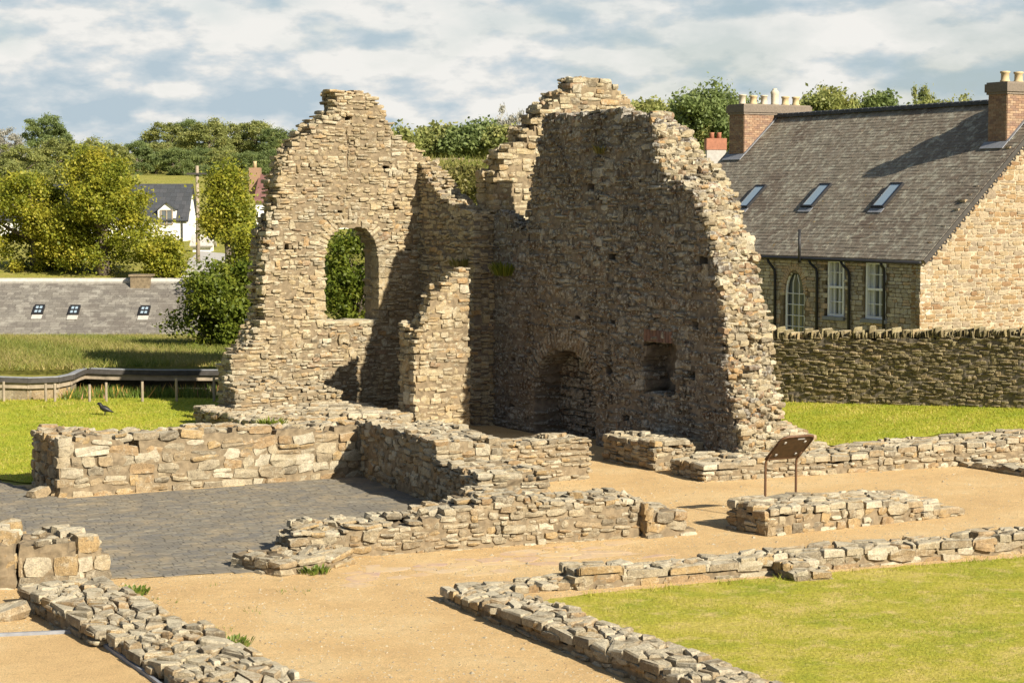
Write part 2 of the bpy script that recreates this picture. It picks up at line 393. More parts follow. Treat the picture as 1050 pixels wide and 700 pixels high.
def leaf_mat(name, cols, trans=0.35):
    m, n, l, b, out = new_mat(name)
    at = n.new('ShaderNodeAttribute'); at.attribute_name = 'rnd'
    k = len(cols) - 1
    col = ramp(n, l, at.outputs['Fac'], [(i / k, c) for i, c in enumerate(cols)]).outputs[0]
    l.new(col, b.inputs['Base Color']); b.inputs['Roughness'].default_value = 0.5; b.inputs['Specular IOR Level'].default_value = 0.3
    t = n.new('ShaderNodeBsdfTranslucent'); l.new(col, t.inputs[0])
    mx = n.new('ShaderNodeMixShader'); mx.inputs[0].default_value = trans
    l.new(b.outputs[0], mx.inputs[1]); l.new(t.outputs[0], mx.inputs[2]); l.new(mx.outputs[0], out.inputs[0])
    return m
M['leaf'] = leaf_mat('sycamore_leaf', [(0.12, 0.16, 0.018), (0.23, 0.255, 0.028), (0.38, 0.365, 0.04), (0.50, 0.43, 0.065)], 0.45)
M['leaf_green'] = leaf_mat('green_leaf', [(0.085, 0.125, 0.016), (0.15, 0.19, 0.022), (0.25, 0.26, 0.034)], 0.42)
M['leaf_far'] = leaf_mat('wood_leaf', [(0.19, 0.23, 0.08), (0.26, 0.29, 0.09), (0.33, 0.345, 0.11), (0.39, 0.37, 0.13)], 0.45)
M['leaf_far2'] = leaf_mat('dark_wood_leaf', [(0.15, 0.205, 0.075), (0.205, 0.26, 0.09), (0.265, 0.31, 0.105)], 0.45)
M['leaf_pale'] = leaf_mat('silver_leaf', [(0.26, 0.26, 0.20), (0.34, 0.33, 0.27), (0.42, 0.40, 0.34)], 0.3)
M['leaf_dry'] = leaf_mat('yellowing_leaf', [(0.12, 0.13, 0.03), (0.19, 0.18, 0.05), (0.25, 0.21, 0.08)])
M['grass'] = leaf_mat('lawn_blade', [(0.21, 0.28, 0.026), (0.31, 0.355, 0.036), (0.43, 0.40, 0.055), (0.56, 0.47, 0.14)], 0.45)
M['grass_tall'] = leaf_mat('tall_grass', [(0.12, 0.17, 0.026), (0.19, 0.22, 0.04), (0.29, 0.275, 0.075), (0.42, 0.34, 0.14)], 0.4)
M['weed'] = leaf_mat('weed_leaf', [(0.09, 0.15, 0.02), (0.14, 0.20, 0.03), (0.20, 0.21, 0.05)], 0.3)
M['flower'] = leaf_mat('flower_heads', [(0.45, 0.12, 0.04), (0.5, 0.35, 0.05), (0.45, 0.18, 0.10), (0.6, 0.55, 0.4)], 0.2)

def lawn_mat(name, a, b_, c, dry):
    m, n, l, b, out = new_mat(name)
    P = pos(n)
    v = noise(n, l, P, 0.8, 5, 0.65); w = noise(n, l, P, 22, 4, 0.7); x = noise(n, l, P, 2.6, 5, 0.7)
    col = ramp(n, l, v.outputs[0], [(0.3, a), (0.5, b_), (0.7, c)]).outputs[0]
    col = mixc(n, l, ramp(n, l, x.outputs[0], [(0.5, (0, 0, 0)), (0.70, (0.8,) * 3)]).outputs[0], col, dry)
    col = mixc(n, l, 0.8, col, ramp(n, l, w.outputs[0], [(0.3, (0.6,) * 3), (0.7, (1.3,) * 3)]).outputs[0], 'MULTIPLY')
    l.new(col, b.inputs['Base Color']); b.inputs['Roughness'].default_value = 0.95; b.inputs['Specular IOR Level'].default_value = 0.1
    bumpn(n, l, w.outputs[0], b, 0.8, 0.04)
    return m
M['lawn'] = lawn_mat('mown_lawn', (0.24, 0.30, 0.028), (0.32, 0.355, 0.034), (0.39, 0.39, 0.042), (0.44, 0.385, 0.08))
M['lawn_dry'] = lawn_mat('dry_lawn', (0.23, 0.27, 0.03), (0.36, 0.335, 0.048), (0.50, 0.40, 0.12), (0.56, 0.43, 0.18))
M['field'] = lawn_mat('field_grass', (0.20, 0.215, 0.04), (0.26, 0.255, 0.05), (0.33, 0.29, 0.08), (0.39, 0.32, 0.12))

def gravel_mat():
    m, n, l, b, out = new_mat('gold_gravel')
    P = pos(n)
    v = noise(n, l, P, 0.55, 6, 0.65); f = noise(n, l, P, 55, 4, 0.8); g = noise(n, l, P, 3.5, 6, 0.7); s = noise(n, l, P, 34, 2, 0.5)
    col = ramp(n, l, v.outputs[0], [(0.3, (0.505, 0.345, 0.168)), (0.5, (0.585, 0.41, 0.202)), (0.7, (0.625, 0.475, 0.26))]).outputs[0]
    col = mixc(n, l, ramp(n, l, g.outputs[0], [(0.52, (0, 0, 0)), (0.75, (0.55,) * 3)]).outputs[0], col, (0.40, 0.29, 0.14))
    col = mixc(n, l, 0.85, col, ramp(n, l, f.outputs[0], [(0.30, (0.45,) * 3), (0.5, (1.0,) * 3), (0.70, (1.45, 1.42, 1.36))]).outputs[0], 'MULTIPLY')
    col = mixc(n, l, ramp(n, l, s.outputs[0], [(0.66, (0, 0, 0)), (0.72, (0.55,) * 3)]).outputs[0], col, (0.20, 0.15, 0.09))
    l.new(col, b.inputs['Base Color']); b.inputs['Roughness'].default_value = 0.95; b.inputs['Specular IOR Level'].default_value = 0.15
    rl = noise(n, l, P, 4.5, 5, 0.6)
    hs = n.new('ShaderNodeMath'); hs.operation = 'MULTIPLY_ADD'; hs.inputs[1].default_value = 1.3
    l.new(rl.outputs[0], hs.inputs[0]); l.new(f.outputs[0], hs.inputs[2])
    bumpn(n, l, hs.outputs[0], b, 0.9, 0.022)
    return m
M['gravel'] = gravel_mat()
def paving_mat():
    m, n, l, b, out = new_mat('pink_flagstones')
    P = pos(n)
    mp = n.new('ShaderNodeMapping'); mp.inputs['Scale'].default_value = (1.5, 1.5, 1.5); l.new(P, mp.inputs[0])
    wob = noise(n, l, P, 1.6, 3, 0.5)
    add = mixc(n, l, 0.35, mp.outputs[0], wob.outputs[1], 'ADD')
    vo = n.new('ShaderNodeTexVoronoi'); vo.feature = 'DISTANCE_TO_EDGE'; l.new(add, vo.inputs['Vector']); vo.inputs['Scale'].default_value = 1.5
    vc = n.new('ShaderNodeTexVoronoi'); l.new(add, vc.inputs['Vector']); vc.inputs['Scale'].default_value = 1.5
    col = ramp(n, l, vc.outputs['Color'], [(0.2, (0.50, 0.345, 0.20)), (0.5, (0.53, 0.38, 0.21)), (0.8, (0.49, 0.345, 0.22))]).outputs[0]
    col = mixc(n, l, ramp(n, l, vo.outputs[0], [(0.0, (0.6,) * 3), (0.07, (0, 0, 0))]).outputs[0], col, (0.60, 0.46, 0.28))
    f = noise(n, l, P, 20, 5, 0.7)
    col = mixc(n, l, 0.7, col, ramp(n, l, f.outputs[0], [(0.3, (0.7,) * 3), (0.7, (1.2,) * 3)]).outputs[0], 'MULTIPLY')
    gm = noise(n, l, P, 1.3, 5, 0.65)
    col = mixc(n, l, ramp(n, l, gm.outputs[0], [(0.40, (0, 0, 0)), (0.58, (1, 1, 1))]).outputs[0], col, (0.555, 0.39, 0.19))
    l.new(col, b.inputs['Base Color']); b.inputs['Roughness'].default_value = 0.9
    bumpn(n, l, vo.outputs[0], b, 0.3, 0.02)
    return m
M['paving'] = paving_mat()
M['flag'] = rnd_mat('pinkish_flagstone', [(0.47, 0.33, 0.225), (0.50, 0.37, 0.235), (0.45, 0.315, 0.235), (0.52, 0.40, 0.26)], 0.92, (0.54, 0.385, 0.19), (0.44, 0.60), 2.2)

# ------------------------------------------------------------------ masonry: every wall is laid stone by stone
_t = [(x, y, z) for x in (-1, 0, 1) for y in (-1, 0, 1) for z in (-1, 0, 1) if (x, y, z) != (0, 0, 0)]
_ti = {p: i for i, p in enumerate(_t)}
_tf = []
for ax in range(3):
    for sg in (-1, 1):
        o = [i for i in range(3) if i != ax]
        for a0 in (-1, 0):
            for b0 in (-1, 0):
                q = []
                for da, db in ((0, 0), (1, 0), (1, 1), (0, 1)):
                    p = [0, 0, 0]; p[ax] = sg; p[o[0]] = a0 + da; p[o[1]] = b0 + db
                    q.append(_ti[tuple(p)])
                flip = (sg > 0) ^ (ax == 1)
                _tf.append(q if flip else q[::-1])
_tf = np.array(_tf)
_tp = np.array(_t, float)
_nz = (np.abs(_tp) > 0).sum(1)

def stone_verts(C, H, ang=None, yaw=None, rough=0.10, rnd_edge=0.12):
    n = len(C)
    T = _tp * np.where(_nz == 3, 1 - rnd_edge, np.where(_nz == 2, 1 - rnd_edge * 0.35, 1.0))[:, None]
    V = T[None] * H[:, None, :]
    mn = H.min(1)
    V = V + rng.normal(0, 1, V.shape) * (rough * mn)[:, None, None] * np.minimum(1.0, H / mn[:, None])[:, None, :] ** 0.5
    if ang is not None:
        c, s = np.cos(ang)[:, None], np.sin(ang)[:, None]
        x, z = V[:, :, 0].copy(), V[:, :, 2].copy()
        V[:, :, 0] = c * x - s * z; V[:, :, 2] = s * x + c * z
    if yaw is not None:
        c, s = np.cos(yaw)[:, None], np.sin(yaw)[:, None]
        x, y = V[:, :, 0].copy(), V[:, :, 1].copy()
        V[:, :, 0] = c * x - s * y; V[:, :, 1] = s * x + c * y
    V = V + C[:, None, :]
    F = _tf[None] + (np.arange(n) * len(_tp))[:, None, None]
    return V.reshape(-1, 3), F.reshape(-1, 4)

def wob(s, d, seed):
    s = np.asarray(s, float); d = np.asarray(d, float)
    return (np.sin(s * 2.1 + seed) * 0.5 + np.sin(s * 5.3 + seed * 2.7 + d * 3.1) * 0.35 + np.sin(s * 11.7 + d * 7.3 + seed * 4.1) * 0.25)

class Wall:
    """A stretch of masonry: P0 -> P1 is the foot of its seen face, the body lies behind it, to the left of P0 -> P1."""
    def __init__(self, P0, P1, T, base=None):
        self.P0 = np.asarray(P0, float); P1 = np.asarray(P1, float)
        self.L = float(np.linalg.norm(P1 - self.P0)); self.S = (P1 - self.P0) / self.L
        self.D = np.array((-self.S[1], self.S[0])); self.T = T
        self.b0 = 0.0 if base is None else base
        self.cin = 0.016; self.cracks = []; self.ops = []; self.extra = []; self.shrink = 0.0; self.seed = rng.uniform(0, 50)
    def sz(self, u, v, d=0.0):                     # photo point -> distance along the face and height
        r = ray(u, v); P = self.P0 + self.D * d
        t = (P @ self.D) / (r[:2] @ self.D)
        q = r[:2] * t
        return float((q - P) @ self.S), float(CAM_H + r[2] * t)
    def top_px(self, pts, back=None):
        self.pf = np.array(sorted(self.sz(*p) for p in pts))
        self.pb = self.pf if back is None else np.array(sorted(self.sz(p[0], p[1], self.T) for p in back))
        return self
    def top_m(self, pts, back=None):
        self.pf = np.array(pts, float); self.pb = self.pf if back is None else np.array(back, float); return self
    def hole(self, u, v, w=0.10, h=0.12, depth=0.2):
        s, z = self.sz(u, v)
        self.ops.append((lambda S, Z, s=s, z=z, w=w, h=h: (np.abs(S - s) < w / 2) & (np.abs(Z - z) < h / 2), 0, depth)); return self
    def opening(self, fn, d0, d1): self.ops.append((fn, d0, d1)); return self
    def ztop(self, s, d):
        k = np.clip(d / self.T, 0, 1)
        return np.interp(s, self.pf[:, 0], self.pf[:, 1]) * (1 - k) + np.interp(s, self.pb[:, 0], self.pb[:, 1]) * k + self.amp * wob(s, d, self.seed)
    def inside(self, s, d, z):
        ok = (s > 0) & (s < self.L) & (d > 0) & (d < self.T) & (z < self.ztop(s, d)) & (z > self.b0 - 0.6)
        for fn, d0, d1 in self.ops: ok &= ~(fn(s, z) & (d > d0) & (d < d1 + self.shrink))
        return ok
    def world(self, V):
        return np.column_stack((self.P0[0] + V[:, 0] * self.S[0] + V[:, 1] * self.D[0], self.P0[1] + V[:, 0] * self.S[1] + V[:, 1] * self.D[1], V[:, 2]))
    def lay(self, name, mats, parent=None, ln=(0.16, 0.42), hn=(0.07, 0.16), row=0.30, amp=0.04, proud=0.02, rough=0.10, edge=0.12, gap=0.012, zin=0.07, crazy=0.0, yawj=None, cin=0.02, big=0.07, caps=0,
            cell=0.10, tilt=0.03, back=True, wild=0.0, pal=(0, 1)):
        self.amp = amp; self.zin = zin; self.cin = cin
        top0 = (self.pf.copy(), self.pb.copy())
        if crazy: self.pf = self.pf - (0, 0.06); self.pb = self.pb - (0, 0.06); amp, amp0 = amp * 0.5, amp; self.amp = amp
        zmax = max(self.pf[:, 1].max(), self.pb[:, 1].max()) + amp * 1.2
        rows = max(2, int(round(self.T / row)))
        Cs, Hs = [], []
        z = self.b0 - 0.08
        while z < zmax:
            h = rng.uniform(*hn)
            for j in range(rows):
                if not back and j > 1: continue
                s = -rng.uniform(0, ln[1])
                zz = z + (rng.uniform(-0.03, 0.03) if rows > 2 else 0)
                while s < self.L + 0.1:
                    l = rng.uniform(*ln) * (1.0 if rng.random() > 0.15 else 1.5)
                    split = h > hn[0] * 1.55 and rng.random() < 0.3
                    parts = [(zz + h * 0.25, h * 0.5), (zz + h * 0.75, h * 0.5)] if split else [(zz + h / 2, h)]
                    if rng.random() < big: parts = [(zz + h * 0.9, h * 1.75)]
                    for zc, hh in parts:
                        Cs.append((s + l / 2, (j + 0.5) * self.T / rows, zc)); Hs.append((l / 2, self.T / rows / 2, hh / 2))
                    s += l
            z += h
        C = np.array(Cs); H = np.array(Hs)
        # trim stones that stick out past the ends
        lo = np.maximum(C[:, 0] - H[:, 0], -rng.uniform(0, 0.03, len(C))); hi = np.minimum(C[:, 0] + H[:, 0], self.L + rng.uniform(0, 0.03, len(C)))
        keep = hi - lo > 0.06; C, H, lo, hi = C[keep], H[keep], lo[keep], hi[keep]
        C[:, 0] = (lo + hi) / 2; H[:, 0] = (hi - lo) / 2
        for cx, cz0, cz1 in self.cracks:
            hit = (C[:, 1] < self.T / rows) & (C[:, 2] > cz0) & (C[:, 2] < cz1)
            xc = cx(C[:, 2]); hit &= np.abs(C[:, 0] - xc) < H[:, 0]
            i_ = np.nonzero(hit)[0]
            l0 = C[i_, 0] - H[i_, 0]; l1 = C[i_, 0] + H[i_, 0]; g_ = rng.uniform(0.008, 0.035, len(i_))
            Cn = C[i_].copy(); Hn = H[i_].copy()
            C[i_, 0] = (l0 + xc[i_] - g_) / 2; H[i_, 0] = np.maximum((xc[i_] - g_ - l0) / 2, 0.015)
            Cn[:, 0] = (l1 + xc[i_] + g_) / 2; Hn[:, 0] = np.maximum((l1 - xc[i_] - g_) / 2, 0.015)
            C = np.vstack((C, Cn)); H = np.vstack((H, Hn))
        ins = self.inside(C[:, 0], C[:, 1], C[:, 2])
        for fx in (-0.8, 0.8):                       # do not let stones bridge an opening
            for fn, d0, d1 in self.ops:
                if d1 == 0.101: continue
                ins &= ~(fn(C[:, 0] + fx * H[:, 0], C[:, 2]) & (C[:, 1] > d0) & (C[:, 1] - H[:, 1] < d1))
        surf = np.zeros(len(C), bool)
        for a, b, c in ((1, 0, 0), (-1, 0, 0), (0, 1, 0), (0, -1, 0), (0, 0, 1)):
            surf |= ~self.inside(C[:, 0] + a * (H[:, 0] + 0.12), C[:, 1] + b * (H[:, 1] + 0.12), C[:, 2] + c * (H[:, 2] + 0.14))
        k = ins & surf & (C[:, 2] + H[:, 2] > self.b0 - 0.02) & (C[:, 2] + H[:, 2] < self.ztop(C[:, 0], C[:, 1]) + 0.045)
        C, H = C[k], H[k]
        n = len(C)
        d_push = np.where(C[:, 1] < self.T / rows, -1.0, np.where(C[:, 1] > self.T - self.T / rows, 1.0, 0.0))
        C[:, 1] += d_push * rng.uniform(-proud, proud, n)
        H = np.maximum(H - gap / 2, 0.02)
        H[:, 1] += gap / 2
        if wild:
            C = C + rng.normal(0, wild, C.shape); H = H * rng.uniform(0.85, 1.2, H.shape)
        r = pal[0] + (pal[1] - pal[0]) * rng.random(n)
        ang = rng.normal(0, tilt, n); yaw = rng.normal(0, tilt if yawj is None else yawj, n) * np.where(d_push == 0, 1.0, 0.4)
        if caps:
            m = int(self.L * self.T * caps); cs = rng.uniform(0.03, self.L - 0.03, m); cd = rng.uniform(0.04, self.T - 0.04, m)
            slope_ = np.abs(self.ztop(cs + 0.1, cd) - self.ztop(cs - 0.1, cd)) / 0.2
            rep = np.clip((slope_ * 1.2).astype(int), 0, 6) + 1
            cs, cd = np.repeat(cs, rep), np.repeat(cd, rep); m = len(cs); cs = cs + rng.normal(0, 0.04, m)
            z_ = self.ztop(cs, cd) - rng.uniform(0.0, 0.09, m)
            good = (z_ > self.b0 + 0.1) & self.inside(cs, cd, z_ - 0.03)
            cs, cd, z_ = cs[good], cd[good], z_[good]; m = len(cs)
            C = np.vstack((C, np.column_stack((cs, cd, z_)))); H = np.vstack((H, np.column_stack((rng.uniform(0.04, 0.12, m), rng.uniform(0.04, 0.11, m), rng.uniform(0.02, 0.05, m)))))
            ang = np.append(ang, rng.normal(0, 0.3, m)); yaw = np.append(yaw, rng.uniform(-1.2, 1.2, m)); r = np.append(r, rng.random(m))
        for (c, h, an, rr) in self.extra:
            C = np.vstack((C, c)); H = np.vstack((H, h)); ang = np.append(ang, an); yaw = np.append(yaw, 0.0); r = np.append(r, rr)
        V, F = stone_verts(C, H, ang, yaw, rough, edge)
        Vc, Fc = self.core(cell)
        polys = [np.vstack((F, Fc + len(V)))]; allV = [V, Vc]
        rnd = [np.repeat(r, len(_tf)), np.full(len(Fc), 0.5)]; mi = [np.zeros(len(F), int), np.ones(len(Fc), int)]
        if crazy:
            self.pf, self.pb = top0; self.amp = amp0
            Vs, Qs, Ts, rq, rt = self.slabs(crazy); off = len(V) + len(Vc)
            allV.append(Vs); polys = [np.vstack((polys[0], Qs + off)), Ts + off]; rnd += [rq, rt]; mi.append(np.zeros(len(rq) + len(rt), int))
        rnd = np.concatenate(rnd); mi = np.concatenate(mi)
        W = self.world(np.vstack(allV))
        o = mesh_obj(name, W, polys, mats, parent, rnd, mi,
                     loc=None if parent is not None else (*(self.P0 + self.S * self.L / 2 + self.D * self.T / 2), self.b0))
        return o
    def slabs(self, size):
        """irregular flat stones fitted together over the wall top, each its own polygon"""
        n = max(4, int(self.L * self.T / (size * size)))
        P = np.column_stack((rng.uniform(0, self.L, n), rng.uniform(0, self.T, n)))
        for _ in range(2):                           # spread the seeds a little
            D = P[:, None] - P[None]; q = (D ** 2).sum(2) + np.eye(n) * 9
            j = q.argmin(1); P = P + 0.25 * (P - P[j]) * (np.sqrt(q[np.arange(n), j]) < size * 0.8)[:, None]
            P = np.clip(P, (0.05, 0.05), (self.L - 0.05, self.T - 0.05))
        V, Q, T, rq, rt, m = [], [], [], [], [], 0
        asp = np.array((1.0, 1.45))
        for i in range(n):
            e = 0.04
            poly = [np.array(p) for p in ((-e * rng.random(), -e * rng.random()), (self.L + e * rng.random(), -e * rng.random()), (self.L + e * rng.random(), self.T + e * rng.random()), (-e * rng.random(), self.T + e * rng.random()))]
            d2 = (((P - P[i]) * asp) ** 2).sum(1)
            for k in np.argsort(d2)[1:22]:
                nrm = (P[k] - P[i]) * asp ** 2; mid = (P[k] + P[i]) / 2; out = []
                for a in range(len(poly)):
                    p, q = poly[a], poly[(a + 1) % len(poly)]
                    sp_, sq = (p - mid) @ nrm, (q - mid) @ nrm
                    if sp_ <= 0: out.append(p)
                    if (sp_ < 0 < sq) or (sq < 0 < sp_): out.append(p + (q - p) * sp_ / (sp_ - sq))
                poly = out
                if len(poly) < 3: break
            if len(poly) < 3: continue
            A = np.array(poly); c = A.mean(0)
            if np.abs(A - c).max() < 0.05: continue
            rad = np.linalg.norm(A - c, axis=1)[:, None]
            A = c + (A - c) * np.maximum(0.5, 1 - rng.uniform(0.010, 0.034) / np.maximum(rad, 0.03)) + rng.normal(0, 0.010, A.shape)
            B = c + (A - c) * (1 - 0.028 / np.maximum(rad, 0.1)) + rng.normal(0, 0.006, A.shape)
            z0 = float(self.ztop(c[0], c[1])) + rng.uniform(-0.022, 0.018); k = len(A)
            tl = rng.normal(0, 0.06, 2)
            za = z0 + (A - c) @ tl - 0.024; zb = z0 + (B - c) @ tl + rng.normal(0, 0.005, k)
            V += [np.column_stack((A, np.full(k, z0 - 0.10))), np.column_stack((A, za)), np.column_stack((B, zb)), np.array([[c[0], c[1], z0 + 0.004]])]
            rr = rng.random()
            for a in range(k):
                b = (a + 1) % k
                Q += [(m + a, m + b, m + k + b, m + k + a), (m + k + a, m + k + b, m + 2 * k + b, m + 2 * k + a)]; rq += [rr, rr]
                T.append((m + 2 * k + a, m + 2 * k + b, m + 3 * k)); rt.append(rr)
            m += 3 * k + 1
        return np.vstack(V), np.array(Q), np.array(T), np.array(rq), np.array(rt)
    def core(self, c):
        ns = max(2, int(self.L / c)); zmax = max(self.pf[:, 1].max(), self.pb[:, 1].max()) + 0.2
        zb = self.b0 - 0.3
        nz = max(2, int((zmax - zb) / c)); nd = max(3, int(self.T / 0.2))
        xs = np.linspace(0.03, self.L - 0.03, ns + 1); zs = zb + np.arange(nz + 1) * c; ds = np.linspace(self.cin, self.T - self.cin, nd + 1)
        X, Dd, Z = np.meshgrid((xs[1:] + xs[:-1]) / 2, (ds[1:] + ds[:-1]) / 2, (zs[1:] + zs[:-1]) / 2, indexing='ij')
        self.shrink = 0.14
        I = self.inside(X, Dd, Z + self.zin) & self.inside(np.maximum(X - 0.07, 0.001), Dd, Z + 0.05) & self.inside(np.minimum(X + 0.07, self.L - 0.001), Dd, Z + 0.05)
        self.shrink = 0.0
        P = np.pad(I, 1)
        gx, gd, gz = np.meshgrid(xs, ds, zs, indexing='ij')
        V = np.column_stack((gx.ravel(), gd.ravel(), gz.ravel()))
        V[:, 0] += rng.normal(0, 0.012, len(V)); V[:, 2] += rng.normal(0, 0.015, len(V)); V[:, 1] += rng.normal(0, 0.008, len(V))
        idx = np.arange(len(V)).reshape(gx.shape)
        F = []
        def faces(mask, corners):
            i, j, k = np.nonzero(mask)
            if len(i): F.append(np.column_stack([idx[i + a, j + b, k + d] for a, b, d in corners]))
        c_ = P[1:-1, 1:-1, 1:-1]
        faces(c_ & ~P[:-2, 1:-1, 1:-1], ((0, 0, 0), (0, 0, 1), (0, 1, 1), (0, 1, 0)))
        faces(c_ & ~P[2:, 1:-1, 1:-1], ((1, 0, 0), (1, 1, 0), (1, 1, 1), (1, 0, 1)))
        faces(c_ & ~P[1:-1, :-2, 1:-1], ((0, 0, 0), (1, 0, 0), (1, 0, 1), (0, 0, 1)))
        faces(c_ & ~P[1:-1, 2:, 1:-1], ((0, 1, 0), (0, 1, 1), (1, 1, 1), (1, 1, 0)))
        faces(c_ & ~P[1:-1, 1:-1, :-2], ((0, 0, 0), (0, 1, 0), (1, 1, 0), (1, 0, 0)))
        faces(c_ & ~P[1:-1, 1:-1, 2:], ((0, 0, 1), (1, 0, 1), (1, 1, 1), (0, 1, 1)))
        F = np.vstack(F) if F else np.zeros((0, 4), int)
        used = np.unique(F); mp = np.zeros(len(V), int); mp[used] = np.arange(len(used))
        return V[used], mp[F]
    def voussoirs(self, pts, depth=0.30, w=0.14, dmid=0.12, dh=0.14, lo=0.0, hi=1.0):
        """thin stones set fanwise round an arch; pts is the curve of the arch in (s, z)"""
        P = np.array(pts); seg = np.linalg.norm(np.diff(P, axis=0), axis=1); cum = np.concatenate(([0], np.cumsum(seg)))
        t = w / 2
        while t < cum[-1]:
            x = np.interp(t, cum, P[:, 0]); z = np.interp(t, cum, P[:, 1])
            x2 = np.interp(min(t + 0.05, cum[-1]), cum, P[:, 0]); z2 = np.interp(min(t + 0.05, cum[-1]), cum, P[:, 1])
            x1 = np.interp(max(t - 0.05, 0), cum, P[:, 0]); z1 = np.interp(max(t - 0.05, 0), cum, P[:, 1])
            a = math.atan2(z2 - z1, x2 - x1)
            nx, nz = -math.sin(a), math.cos(a)
            dd = depth * rng.uniform(0.8, 1.1)
            self.extra.append((np.array((x + nx * dd / 2, dmid, z + nz * dd / 2)), np.array((w / 2 - 0.008, dh, dd / 2)), a, rng.uniform(lo, hi)))
            t += w * rng.uniform(0.85, 1.15)

def arch_fn(s0, s1, zb, zs, za):                    # pointed-round arch opening in (s, z)
    c = (s0 + s1) / 2; hw = (s1 - s0) / 2
    def fn(S, Z):
        k = np.clip((Z - zs) / (za - zs), 0, 1)
        w = hw * np.sqrt(np.clip(1 - k ** 2.0, 0, 1))
        return (np.abs(S - c) < np.where(Z < zs, hw, w)) & (Z > zb) & (Z < za)
    pts = [(c - hw * math.cos(t), zs + (za - zs) * math.sin(t)) for t in np.linspace(0, math.pi, 24)]
    return fn, pts
# ------------------------------------------------------------------ ground
def sheet(name, poly, off, mat, step=0.6, jitter=0.05, kind='structure'):
    """a ground sheet that follows the terrain; poly in world x, y"""
    P = np.array(poly, float); B = []
    for i in range(len(P)):
        a, b = P[i], P[(i + 1) % len(P)]; n = max(1, int(np.linalg.norm(b - a) / 0.22))
        for k in range(n):
            q = a + (b - a) * k / n
            if k: q = q + rng.normal(0, jitter, 2)
            B.append(q)
    B = np.array(B)
    gx, gy = np.meshgrid(np.arange(P[:, 0].min(), P[:, 0].max(), step), np.arange(P[:, 1].min(), P[:, 1].max(), step))
    G = np.column_stack((gx.ravel(), gy.ravel()))
    G = G[pip(G, B)]
    pts = [Vector(p) for p in np.vstack((B, G))]
    v, e, f, *_ = delaunay_2d_cdt(pts, [], [list(range(len(B)))], 1, 1e-5)
    V = np.array([(p.x, p.y) for p in v])
    z = zfun(V[:, 0], V[:, 1]) + off
    T = [t for t in f if len(t) == 3]
    T = [t if np.cross(V[t[1]] - V[t[0]], V[t[2]] - V[t[0]]) > 0 else (t[0], t[2], t[1]) for t in T]
    o = mesh_obj(name, np.column_stack((V, z)), [np.array(T)], mat)
    if kind: o['kind'] = kind
    return o
def pip(G, P):
    inside = np.zeros(len(G), bool); n = len(P)
    for i in range(n):
        a, b = P[i], P[(i + 1) % n]
        c = ((a[1] > G[:, 1]) != (b[1] > G[:, 1]))
        with np.errstate(divide='ignore', invalid='ignore'):
            x = (b[0] - a[0]) * (G[:, 1] - a[1]) / (b[1] - a[1]) + a[0]
        inside ^= c & (G[:, 0] < x)
    return inside
def gpz(u, v):                                      # photo point on the terrain
    d = ray(u, v); t = 0.0
    for k in range(4000):
        t += 0.05 / F_PX * (1 if k < 1500 else 4)
        x, y, z = d * t + EYE
        if z < zf(x, y): break
    return np.array((x, y))

xs = np.concatenate((-np.geomspace(30, 900, 26)[::-1], np.arange(-29, 29.1, 0.5), np.geomspace(30, 900, 26)))
ys = np.concatenate((np.arange(-40, 10, 5), np.arange(10, 90, 0.5), np.geomspace(90, 1500, 40)))
gx, gy = np.meshgrid(xs, ys, indexing='ij')
gz = zfun(gx, gy)
idx = np.arange(gx.size).reshape(gx.shape)
Fq = np.column_stack((idx[:-1, :-1].ravel(), idx[1:, :-1].ravel(), idx[1:, 1:].ravel(), idx[:-1, 1:].ravel()))
g = mesh_obj('ground', np.column_stack((gx.ravel(), gy.ravel(), gz.ravel())), [Fq], M['field'], smooth=True, loc=(0, 0, 0)); g['kind'] = 'structure'

gravel_poly = [(-16, 8), (16, 8), (16, 39.5), gp(1050, 472), gp(960, 478), gp(850, 468), gp(760, 462), gp(700, 452), (3.4, 44.5), (3.4, 52), (0.5, 52), (-1.0, 51.5), (-3.5, 49.5), (-5.6, 46.8), (-6.5, 40.2), gp(62, 509), gp(30, 497), (-16, 36.5)]
sheet('gravel_yard', gravel_poly, 0.006, M['gravel'], 1.0, 0.04)
floor_poly = [gp(-60, 480), gp(20, 500), gp(64, 512), gp(200, 502), gp(374, 489), gp(460, 522), gp(440, 545), gp(300, 570), gp(268, 586), gp(115, 594), gp(60, 575), gp(-60, 570)]
sheet('slate_pavement', floor_poly, 0.016, M['cobble'], 0.5, 0.02)
pav_poly = [gp(322, 590), gp(380, 582), gp(470, 574), gp(560, 569), gp(700, 560), gp(690, 570), gp(640, 580), gp(560, 590), gp(480, 598), gp(372, 607)]
FLAGS = pav_poly
lawnA_poly = [gp(545, 618), gp(600, 610), gp(760, 595), gp(1052, 571), (16, 29.5), (16, 14), (4.0, 14), gp(775, 712), gp(690, 668)]
sheet('lawn', lawnA_poly, 0.014, M['lawn_dry'], 0.5, 0.04)
lawnB_poly = [(4.5, 44.6), (7.2, 43.0), gp(860, 456), gp(980, 448), (14.5, 44.0), (16, 45.5), (14.5, 47.0), (6.6, 59), (3.5, 59), (3.2, 50)]
sheet('lawn', lawnB_poly, 0.022, M['lawn'], 0.4, 0.04)
lawnC_poly = [(-16, 36.9), gp(0, 492), gp(28, 496), (-6.7, 40.0), (-5.3, 43), (-4.8, 45), (-5.8, 51.2), (-16, 51.2)]
sheet('lawn', lawnC_poly, 0.022, M['lawn'], 0.4, 0.04)

